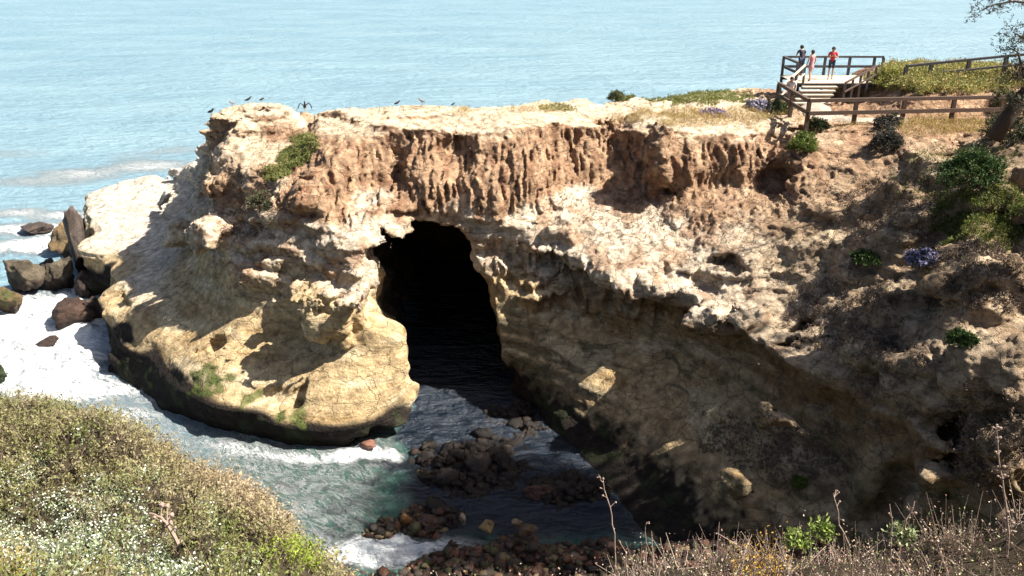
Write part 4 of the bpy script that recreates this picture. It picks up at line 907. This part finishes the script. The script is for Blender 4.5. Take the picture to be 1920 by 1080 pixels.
for a, b in zip(pp, pp[1:]):
    for z_, t_ in ((1.03, 0.1), (0.5, 0.14)):
        bm = bmesh.new(); k_ = 0 if z_ > 1 else -0.1
        bar(bm, (a[0]-o_.x, a[1]+k_-o_.y, z_), (b[0]-o_.x, b[1]+k_-o_.y, z_), 0.16 if z_ > 1 else 0.07, t_); obj_bm('rail', bm, M_WOODB, dk)
st = empty('steps', (PD(1535, 160, 47)[0], 47, 12.1), 'bleached wooden steps rising from the path to the viewing deck', 'steps'); o_ = st.location
for i in range(5):
    bm = bmesh.new(); y_ = DYF-0.22-0.36*i; z_ = DZ-0.02-0.16*(i+1)-o_.z; xc_ = PD(1537-3*i, 160, y_)[0]-o_.x
    bar(bm, (xc_-0.95, y_-o_.y, z_), (xc_+0.95, y_-o_.y, z_), 0.33, 0.06); bar(bm, (xc_-0.93, y_+0.16-o_.y, z_-0.09), (xc_+0.93, y_+0.16-o_.y, z_-0.09), 0.03, 0.12); obj_bm('tread', bm, M_PALE, st)
def stair_rail(p0, p1, label, n_=4, mat=M_PALE, lattice=False):
    e = empty('handrail', tuple(p0), label, 'handrail', 'rails beside the deck steps'); p0, p1 = Vector(p0), Vector(p1)
    for i in range(n_):
        q = (p1-p0)*(i/(n_-1)); bm = bmesh.new(); bar(bm, q-Vector((0, 0, 0.3)), q+Vector((0, 0, 0.9)), 0.1, 0.1); obj_bm('post', bm, M_WOODB, e)
    for hz_ in (0.95, 0.5):
        bm = bmesh.new(); s_ = Vector((0, -0.07 if hz_ < 0.9 else 0, hz_)); bar(bm, s_, p1-p0+s_, 0.1 if hz_ > 0.9 else 0.05, 0.08); obj_bm('rail', bm, mat, e)
g0 = PD(1462, 178, 45.0); g1 = PD(1506, 152, DYF)
stair_rail((g0[0], 45.0, 12.1), (g1[0], DYF, DZ), 'pale handrail climbing on the left of the deck steps')
g0 = PD(1578, 168, 46.0); g1 = PD(1640, 148, DYF-0.3)
stair_rail((g0[0], 45.6, 12.25), (g1[0], DYF-0.3, DZ), 'handrail on the right of the deck steps', 5, M_WOOD)

# pale path from the fence to the steps
pc = [XY(1700,221,12.12), XY(1600,219,12.1), XY(1540,207,12.1), XY(1522,192,12.1), XY(1528,180,12.1), (float(PD(1533,160,46.4)[0]), 45.9)]
pv, pf = [], []; fine = []
for a, b in zip(pc, pc[1:]):
    for t in np.linspace(0, 1, 7)[:-1]: fine.append((a[0]+(b[0]-a[0])*t, a[1]+(b[1]-a[1])*t))
for i, (x_, y_) in enumerate(fine):
    a = np.array(fine[max(i-1, 0)]); b = np.array(fine[min(i+1, len(fine)-1)]); d = (b-a)/np.linalg.norm(b-a); nrm = np.array([-d[1], d[0]])
    for k in range(7):
        s_ = (k-3)/3*(0.72+0.1*math.sin(i*1.3)); X_, Y_ = x_+nrm[0]*s_, y_+nrm[1]*s_; pv.append((X_, Y_, max(ground(X_, Y_), 11.7)+0.05-0.10*(abs(k-3) == 3)))
for i in range(len(fine)-1):
    for k in range(6): q_ = i*7+k; pf.append((q_, q_+1, q_+8, q_+7))
M_SAND = rock_material('pale_sand', False, (0.40, 0.34, 0.28), 1.5, 0.02)
tag(link('path', mesh_np('path', np.array(pv), np.array(pf)), M_SAND), 'pale sandy footpath behind the near fence', None, kind='structure')

# ------------------------------------------------------------------ leaning tree at the right edge
M_BARK = plain('dark_bark', (0.06, 0.042, 0.035), 0.9, 9)
def tree():
    TY = 33.0; q = lambda a, b, dy=0: PD(a, b, TY+dy); base = q(1838, 245); e = empty('tree', tuple(base), 'dark tree leaning in from the right edge above the fence end', 'tree')
    bm = bmesh.new(); V0 = Vector(base)
    tr_ = [Vector(q(*p_))-V0 for p_ in ((1862,262),(1890,218),(1918,180),(1950,145),(1988,112),(2030,70),(2080,10),(2120,-60))]
    tube(bm, tr_, 0.30, 0.16, 10)
    br = [[(2005,70),(1960,10),(1900,2,-0.4),(1860,10,-0.6),(1836,22,-0.7)], [(1922,145),(1915,120,-0.3),(1908,98,-0.5),(1890,88,-0.5)], [(1922,145),(1905,135,-0.3),(1893,150,-.5)], [(1890,180),(1910,190,-0.8),(1930,200,-1)], [(1960,112),(1925,75,-.3),(1900,60,-.4)]]
    tips = []
    for b_ in br:
        pts = [Vector(q(*p_))-V0 for p_ in b_]; tube(bm, pts, 0.07, 0.012, 6)
        for i in range(1, len(pts)): 
            for t in (0, 0.5): tips.append(pts[i-1].lerp(pts[i], t))
        tips.append(pts[-1])
    obj_bm('trunk', bm, M_BARK, e, True)
    r = np.random.default_rng(4); T_ = np.array(tips); k_ = r.integers(0, len(T_), 420)
    T_ = T_[k_]+r.normal(size=(420, 3))*np.array([0.22, 0.3, 0.14]); up = r.normal(size=(420, 3))*0.6+np.array([-0.3, 0, 0.1])
    pal_ = np.array([(0.03, 0.045, 0.025), (0.05, 0.06, 0.035), (0.09, 0.07, 0.04)])
    link('crown', sprays('crown', T_, up, np.full(420, 0.3), 9, 0.10, pal_[r.integers(0, 3, 420)], np.array([0.07, 0.05, 0.04]), 9, 0.5, 0.008, 0.35), M_LEAF, e)
tree()

# tall trees on the high ground just outside the right edge; their crowns shade the right wall and the cove
def shade_tree(x_, y_, z_, hc, rx, rz, label, seed, n_=2600):
    e = empty('tree', (x_, y_, z_), label, 'tree', 'tall trees on the high ground to the right'); r = np.random.default_rng(seed)
    bm = bmesh.new(); top = Vector((r.uniform(-.5, .5), r.uniform(-.5, .5), hc+rz*0.6))
    tube(bm, [Vector((0, 0, -0.8)), top*0.3+Vector((0.3, 0, 0)), top*0.6, top], 0.5, 0.15, 10); tips = []
    for i in range(18):
        a = r.uniform(0, 6.28); s_ = top*((hc-rz*0.7+r.uniform(0, 1.2)*rz)/top.z); q_ = s_+Vector((math.cos(a)*rx, math.sin(a)*rx, rz*r.uniform(0, 0.6)))*r.uniform(0.4, 0.8)
        tube(bm, [s_, s_.lerp(q_, 0.5)+Vector((0, 0, 0.3)), q_], 0.16, 0.04, 6); tips.append(q_)
    obj_bm('trunk', bm, M_BARK, e, True); T_ = np.array(tips); k_ = r.integers(0, len(T_), n_)
    d = r.normal(size=(n_, 3)); B = T_[k_]*0.5+np.array([0, 0, hc])*0.5+d*np.array([rx, rx, rz])*0.36*r.uniform(0.6, 1.1, (n_, 1))
    pal_ = np.array([(0.04, 0.06, 0.025), (0.06, 0.08, 0.03), (0.08, 0.09, 0.04)])
    link('crown', sprays('crown', B, d*0.5+np.array([0, 0, 0.3]), np.full(n_, 0.5), 9, 0.30, pal_[r.integers(0, 3, n_)], np.array([0.08, 0.06, 0.05]), seed, 0.5, 0.012, 0.4), M_LEAF, e)
shade_tree(22.5, 16.6, 13.0, 5.5, 3.4, 3.0, 'leafy dark tree on the high ground outside the right edge, nearest the camera', 301, 2000)
shade_tree(24.2, 23.4, 14.0, 16.0, 3.9, 6.0, 'very tall tree on the high ground outside the right edge', 302, 5200)
shade_tree(29.5, 31.0, 13.5, 4.0, 2.4, 2.2, 'low dark tree behind the very tall one outside the right edge', 303, 1500)

# ------------------------------------------------------------------ people
def pmat(name, c, rough=0.7):
    n = N(name, rough, 0.3); n.b.inputs['Base Color'].default_value = (*c, 1); n.bump(n.noise(40, 3, 0.6), 0.2, 0.01)
    n.color(n.ramp(n.noise(18, 3, 0.6), [(0.3, tuple(v*0.85 for v in c)), (0.7, tuple(min(1, v*1.12) for v in c))])); return n.m
M_SKIN = pmat('skin', (0.45, 0.27, 0.19), 0.5); M_HAIR = pmat('dark_hair', (0.035, 0.025, 0.02)); M_SHOE = pmat('shoe', (0.08, 0.07, 0.07))
def skin(name, V, E, R, mat, parent, root=0, sub=2):
    me = bpy.data.meshes.new(name); me.from_pydata([tuple(v) for v in V], E, []); o = link(name, me, None, parent)
    o.modifiers.new('skin', 'SKIN'); me_sv = me.skin_vertices
    if not me_sv:
        bpy.context.view_layer.objects.active = o; bpy.ops.mesh.customdata_skin_add()
    for i, r_ in enumerate(R): o.data.skin_vertices[0].data[i].radius = (r_, r_) if not isinstance(r_, tuple) else r_; o.data.skin_vertices[0].data[i].use_root = (i == root)
    s_ = o.modifiers.new('sub', 'SUBSURF'); s_.levels = sub; s_.render_levels = sub
    dg = bpy.context.evaluated_depsgraph_get(); m2 = bpy.data.meshes.new_from_object(o.evaluated_get(dg)); o.modifiers.clear(); o.data = m2; m2.name = name
    m2.materials.clear(); m2.materials.append(mat); m2.polygons.foreach_set('use_smooth', np.ones(len(m2.polygons), bool)); return o
def person(loc, rz, label, top, bottom, pose, long_trousers=False, hair=M_HAIR, sleeves=True, dress=False, H_=1.72):
    e = empty('person', loc, label, 'person', 'visitors on the cliff top', rz); k = H_/1.72
    lean = pose.get('lean', 0.0)                                    # forward (towards -y local) bend at the hips
    def T(x, y, z):                                                 # bend the upper body about the hips
        if z > 0.93:
            dz_ = z-0.93; y, z = y*math.cos(lean)-dz_*math.sin(lean), 0.93+dz_*math.cos(lean)+y*math.sin(lean)
        return Vector((x, y, z))*k
    st_ = pose.get('step', 0.06)
    J = dict(pel=(0, 0, .95), w=(0, 0, 1.08), ch=(0, 0.0, 1.27), nb=(0, 0.01, 1.42), nk=(0, 0, 1.50), hd=(0, -0.01, 1.60), tp=(0, 0, 1.68),
             hl=(-.1, 0, .92), kl=(-.1, -st_*.7, .50), al=(-.1, st_*.2-st_*.6, .09), tl=(-.11, -.14-st_*.4, .035), hr=(.1, 0, .92), kr=(.1, st_*.3, .50), ar=(.1, st_, .09), tr=(.11, -.14+st_, .035),
             sl=(-.175, 0, 1.40), sr=(.175, 0, 1.40))
    J.update(pose['arms'])
    nm = list(J); V = [T(*J[a]) for a in nm]; ix = {a: i for i, a in enumerate(nm)}
    E = [('pel','w'),('w','ch'),('ch','nb'),('nb','nk'),('nk','hd'),('hd','tp'),('pel','hl'),('hl','kl'),('kl','al'),('al','tl'),('pel','hr'),('hr','kr'),('kr','ar'),('ar','tr'),('nb','sl'),('sl','el'),('el','wl'),('wl','pl'),('nb','sr'),('sr','er'),('er','wr'),('wr','pr')]
    rad = dict(pel=.125, w=.115, ch=.135, nb=.085, nk=.055, hd=.088, tp=.07, hl=.085, kl=.055, al=.038, tl=.035, hr=.085, kr=.055, ar=.038, tr=.035, sl=.055, el=.04, wl=.028, pl=.03, sr=.055, er=.04, wr=.028, pr=.03)
    Ei = [(ix[a], ix[b]) for a, b in E]; R = [rad[a]*k for a in nm]
    for s_, w_, p_ in ((-1, 'wl', 'pl'), (1, 'wr', 'pr')):          # fingers
        pw, pp_ = V[ix[w_]], V[ix[p_]]; d = (pp_-pw).normalized(); sd = d.cross(Vector((0, 1, 0.3))).normalized()
        for fi, (o__, L_) in enumerate(((-.024, .065), (-.008, .078), (.009, .073), (.025, .055), (-.05, .02))):
            b0 = pp_+sd*o__*k+d*0.012*k if fi < 4 else pw.lerp(pp_, 0.6)+sd*-0.03*k; t0 = b0+d*L_*k+Vector((0, 0, -0.012)) if fi < 4 else b0+(d*0.5-sd*0.6).normalized()*0.05*k
            V += [b0, t0]; R += [0.009*k, 0.0075*k]; Ei += [(ix[p_], len(V)-2), (len(V)-2, len(V)-1)]
    skin('body', V, Ei, R, M_SKIN, e)
    def sub_skin(nm_, js, ed, gr, mat, root=0):
        vv = [T(*J[a]) if isinstance(a, str) else T(*a) for a in js]; skin(nm_, vv, ed, [g_*k for g_ in gr], mat, e, root)
    # clothes
    mid = lambda a, b, t: tuple(J[a][i]+(J[b][i]-J[a][i])*t for i in range(3))
    if dress: sub_skin('dress', [(0,0,.62),(0,0,.85),'w','ch','nb',mid('nb','sl',1),mid('nb','sr',1)], [(0,1),(1,2),(2,3),(3,4),(4,5),(4,6)], [.20,.165,.125,.15,.09,.062,.062], top, 2)
    else:
        js = [(0,0,.93),'w','ch','nb','sl',mid('sl','el',.6),'sr',mid('sr','er',.6)]
        sub_skin('shirt', js, [(0,1),(1,2),(2,3),(3,4),(4,5),(3,6),(6,7)], [.142,.13,.152,.092,.07,.062,.07,.062], top, 1)
        f_ = 0.95 if long_trousers else 0.0
        js = ['pel','hl',mid('hl','kl',.85),'hr',mid('hr','kr',.85)]; ed = [(0,1),(1,2),(0,3),(3,4)]; gr = [.137,.10,.078,.10,.078]
        if long_trousers: js += ['kl',mid('kl','al',.9),'kr',mid('kr','ar',.9)]; ed += [(2,5),(5,6),(4,7),(7,8)]; gr += [.068,.055,.068,.055]
        sub_skin('trousers' if long_trousers else 'shorts', js, ed, gr, bottom)
    for a, b in (('al', 'tl'), ('ar', 'tr')): sub_skin('shoe', [J[a][:2]+(.055,), J[b]], [(0, 1)], [.05, .042], M_SHOE)
    hd = T(*J['hd']); bm = bmesh.new(); bmesh.ops.create_icosphere(bm, subdivisions=3, radius=.108*k)
    for v in bm.verts: v.co.z = v.co.z*1.1+0.03*k; v.co.y = v.co.y*1.02+.018*k
    bmesh.ops.delete(bm, geom=[v for v in bm.verts if v.co.z < 0.0 and v.co.y < .03], context='VERTS'); bmesh.ops.translate(bm, verts=bm.verts, vec=hd); obj_bm('hair', bm, hair, e, True)
    bm = bmesh.new(); s_ = bmesh.ops.create_icosphere(bm, subdivisions=1, radius=.018*k)['verts']; bmesh.ops.translate(bm, verts=s_, vec=hd+Vector((0, -.095, -.01))*k)
    for x_ in (-.03, .03):
        s_ = bmesh.ops.create_icosphere(bm, subdivisions=1, radius=.011*k)['verts']; bmesh.ops.translate(bm, verts=s_, vec=hd+Vector((x_, -.088, .02))*k)
    obj_bm('face', bm, M_SKIN, e, True)
    return e
relaxed = dict(el=(-.25, .02, 1.14), wl=(-.24, -.10, .92), pl=(-.24, -.14, .84), er=(.25, .02, 1.14), wr=(.24, -.10, .92), pr=(.24, -.14, .84))
raised = dict(el=(-.27, -.08, 1.16), wl=(-.10, -.26, 1.25), pl=(-.05, -.30, 1.30), er=(.27, -.08, 1.16), wr=(.10, -.26, 1.25), pr=(.05, -.30, 1.30))
onrail = dict(el=(-.24, -.18, 1.22), wl=(-.20, -.42, 1.12), pl=(-.17, -.50, 1.12), er=(.24, -.18, 1.22), wr=(.20, -.42, 1.12), pr=(.17, -.50, 1.12))
def at_deck(px, y_): q = PD(px, 140, y_); return (float(q[0]), y_, DZ)
person(at_deck(1557, 49.0), math.radians(-15), 'person in a red top and dark shorts standing near the deck railing', pmat('red_cloth', (0.55, 0.03, 0.04)), pmat('navy_cloth', (0.03, 0.04, 0.08)), dict(arms=raised, step=0.08), H_=1.75)
person(at_deck(1519, 48.3), math.radians(200), 'person in a pink dress stepping onto the deck from the stairs', pmat('pink_cloth', (0.62, 0.28, 0.33)), None, dict(arms=relaxed, step=0.16), dress=True, H_=1.66)
person(at_deck(1500, 50.15), math.radians(180), 'person in dark clothes leaning on the back railing of the deck', pmat('black_cloth', (0.035, 0.035, 0.06)), pmat('dark_blue_cloth', (0.04, 0.05, 0.10)), dict(arms=onrail, lean=0.35, step=0.03), True, H_=1.74)
q = XY(1484, 205, 12.1)
person((q[0], q[1]+0.35, 12.12), math.radians(-25), 'person in a white top carrying a dark backpack, stooping over the near fence', pmat('white_cloth', (0.68, 0.68, 0.72)), pmat('grey_cloth', (0.25, 0.23, 0.25)), dict(arms=onrail, lean=0.55, step=0.08), True, H_=1.7)
bm = bmesh.new(); bmesh.ops.create_cube(bm, size=1.0); bmesh.ops.scale(bm, verts=bm.verts, vec=(0.32, 0.2, 0.46)); bmesh.ops.bevel(bm, geom=bm.edges[:], offset=0.07, segments=3, affect='EDGES')
s_ = bmesh.ops.create_cube(bm, size=1.0)['verts']; bmesh.ops.scale(bm, verts=s_, vec=(0.22, 0.09, 0.2)); bmesh.ops.translate(bm, verts=s_, vec=(0, 0.12, -0.08))
bk = obj_bm('backpack', bm, pmat('backpack_cloth', (0.05, 0.05, 0.10)), None, True); bk.location = (q[0]+0.03, q[1]+0.30, 13.33); bk.rotation_euler = (0.55, 0, math.radians(-25)); tag(bk, 'dark backpack on the back of the person at the near fence', 'backpack')

# ------------------------------------------------------------------ birds resting on the ridge
M_BIRD = pmat('black_feathers', (0.03, 0.03, 0.035), 0.5); M_BW = pmat('white_feathers', (0.7, 0.7, 0.7)); M_BILL = pmat('bill', (0.35, 0.22, 0.08)); M_BG = pmat('grey_feathers', (0.22, 0.22, 0.24))
def bird(p, rz, label, body, head, s=1.0, up=0.5, spread=False):
    e = empty('bird', tuple(p), label, 'bird', 'birds resting on the headland ridge', rz); e.scale = (s, s, s)
    h_ = 0.16; nk_ = Vector((0, -0.16-0.06*(1-up), h_+0.20+0.22*up)); 
    skin('body', [Vector((0, .26, h_+.02)), Vector((0, .12, h_+.07)), Vector((0, 0, h_+.12)), Vector((0, -.10, h_+.19)), Vector((0, -.13, h_+.26+0.1*up)), nk_, nk_+Vector((0, -.045, .015))], [(i, i+1) for i in range(6)], [(.05, .012), (.07, .045), (.085, .075), (.065, .06), (.034, .034), (.036, .036), (.022, .02)], body, e, 2)
    if head is not body: skin('head_feathers', [nk_+Vector((0, .02, -.06)), nk_+Vector((0, 0, .003)), nk_+Vector((0, -.04, .015))], [(0, 1), (1, 2)], [.038, .041, .026], head, e)
    bm = bmesh.new(); tube(bm, [nk_+Vector((0, -.05, .013)), nk_+Vector((0, -.10, .008)), nk_+Vector((0, -.135, -.004))], .012, .004, 6); obj_bm('bill', bm, M_BILL, e, True)
    for x_ in (-.035, .035):
        bm = bmesh.new(); tube(bm, [(x_, .02, h_+.06), (x_, .03, .07), (x_, 0, 0.0)], .012, .009, 6)
        for a_ in (-.04, 0, .04): tube(bm, [(x_, 0, .006), (x_+a_, -.06, .003)], .007, .004, 4)
        obj_bm('leg', bm, M_BILL, e)
    for s_ in (-1, 1):
        if spread: skin('wing', [Vector((s_*.05, -.04, h_+.18)), Vector((s_*.20, .0, h_+.30)), Vector((s_*.30, .05, h_+.14)), Vector((s_*.33, .08, h_-.02))], [(0, 1), (1, 2), (2, 3)], [(.05, .02), (.07, .018), (.07, .015), (.03, .01)], body, e)
        else: skin('wing', [Vector((s_*.07, -.05, h_+.17)), Vector((s_*.082, .08, h_+.11)), Vector((s_*.04, .24, h_+.05))], [(0, 1), (1, 2)], [(.02, .06), (.018, .055), (.01, .02)], body, e)
def ridge(px):
    k_ = np.nonzero((np.abs(CPX-px) < 4) & (NV[:, 2] > 0.3) & (CVt[:, 2] > 9))[0]; return CVt[k_[np.argmin(CPY[k_])]]-np.array([0, 0, 0.02])
for px_, lab, bd, hd_, s_, up_, spr, rz_ in (
 (393, 'small black bird at the very left corner of the headland top', M_BIRD, M_BIRD, 0.9, 0.2, False, 1.2),
 (432, 'slim grey bird second from the left on the headland top', M_BG, M_BW, 0.7, 0.6, False, -1.0),
 (436+27, 'black bird in the middle of the left group on the headland top', M_BIRD, M_BIRD, 0.8, 0.3, False, 1.8),
 (490, 'crouching dark bird at the right of the left group', M_BIRD, M_BG, 0.6, 0.0, False, 1.4),
 (575, 'black cormorant drying its half-open wings on the highest knob', M_BIRD, M_BIRD, 1.1, 0.9, True, 0.3),
 (745, 'dark bird standing left of the pair on the flat middle ridge', M_BIRD, M_BG, 0.7, 0.3, False, 1.5),
 (788, 'white-headed gull on the flat middle ridge', M_BG, M_BW, 0.8, 0.3, False, -1.6),
 (851, 'lone tiny dark bird on the ridge above the fluted wall', M_BIRD, M_BIRD, 0.5, 0.2, False, 1.0)):
    bird(ridge(px_), rz_, lab, bd, hd_, s_, up_, spr)
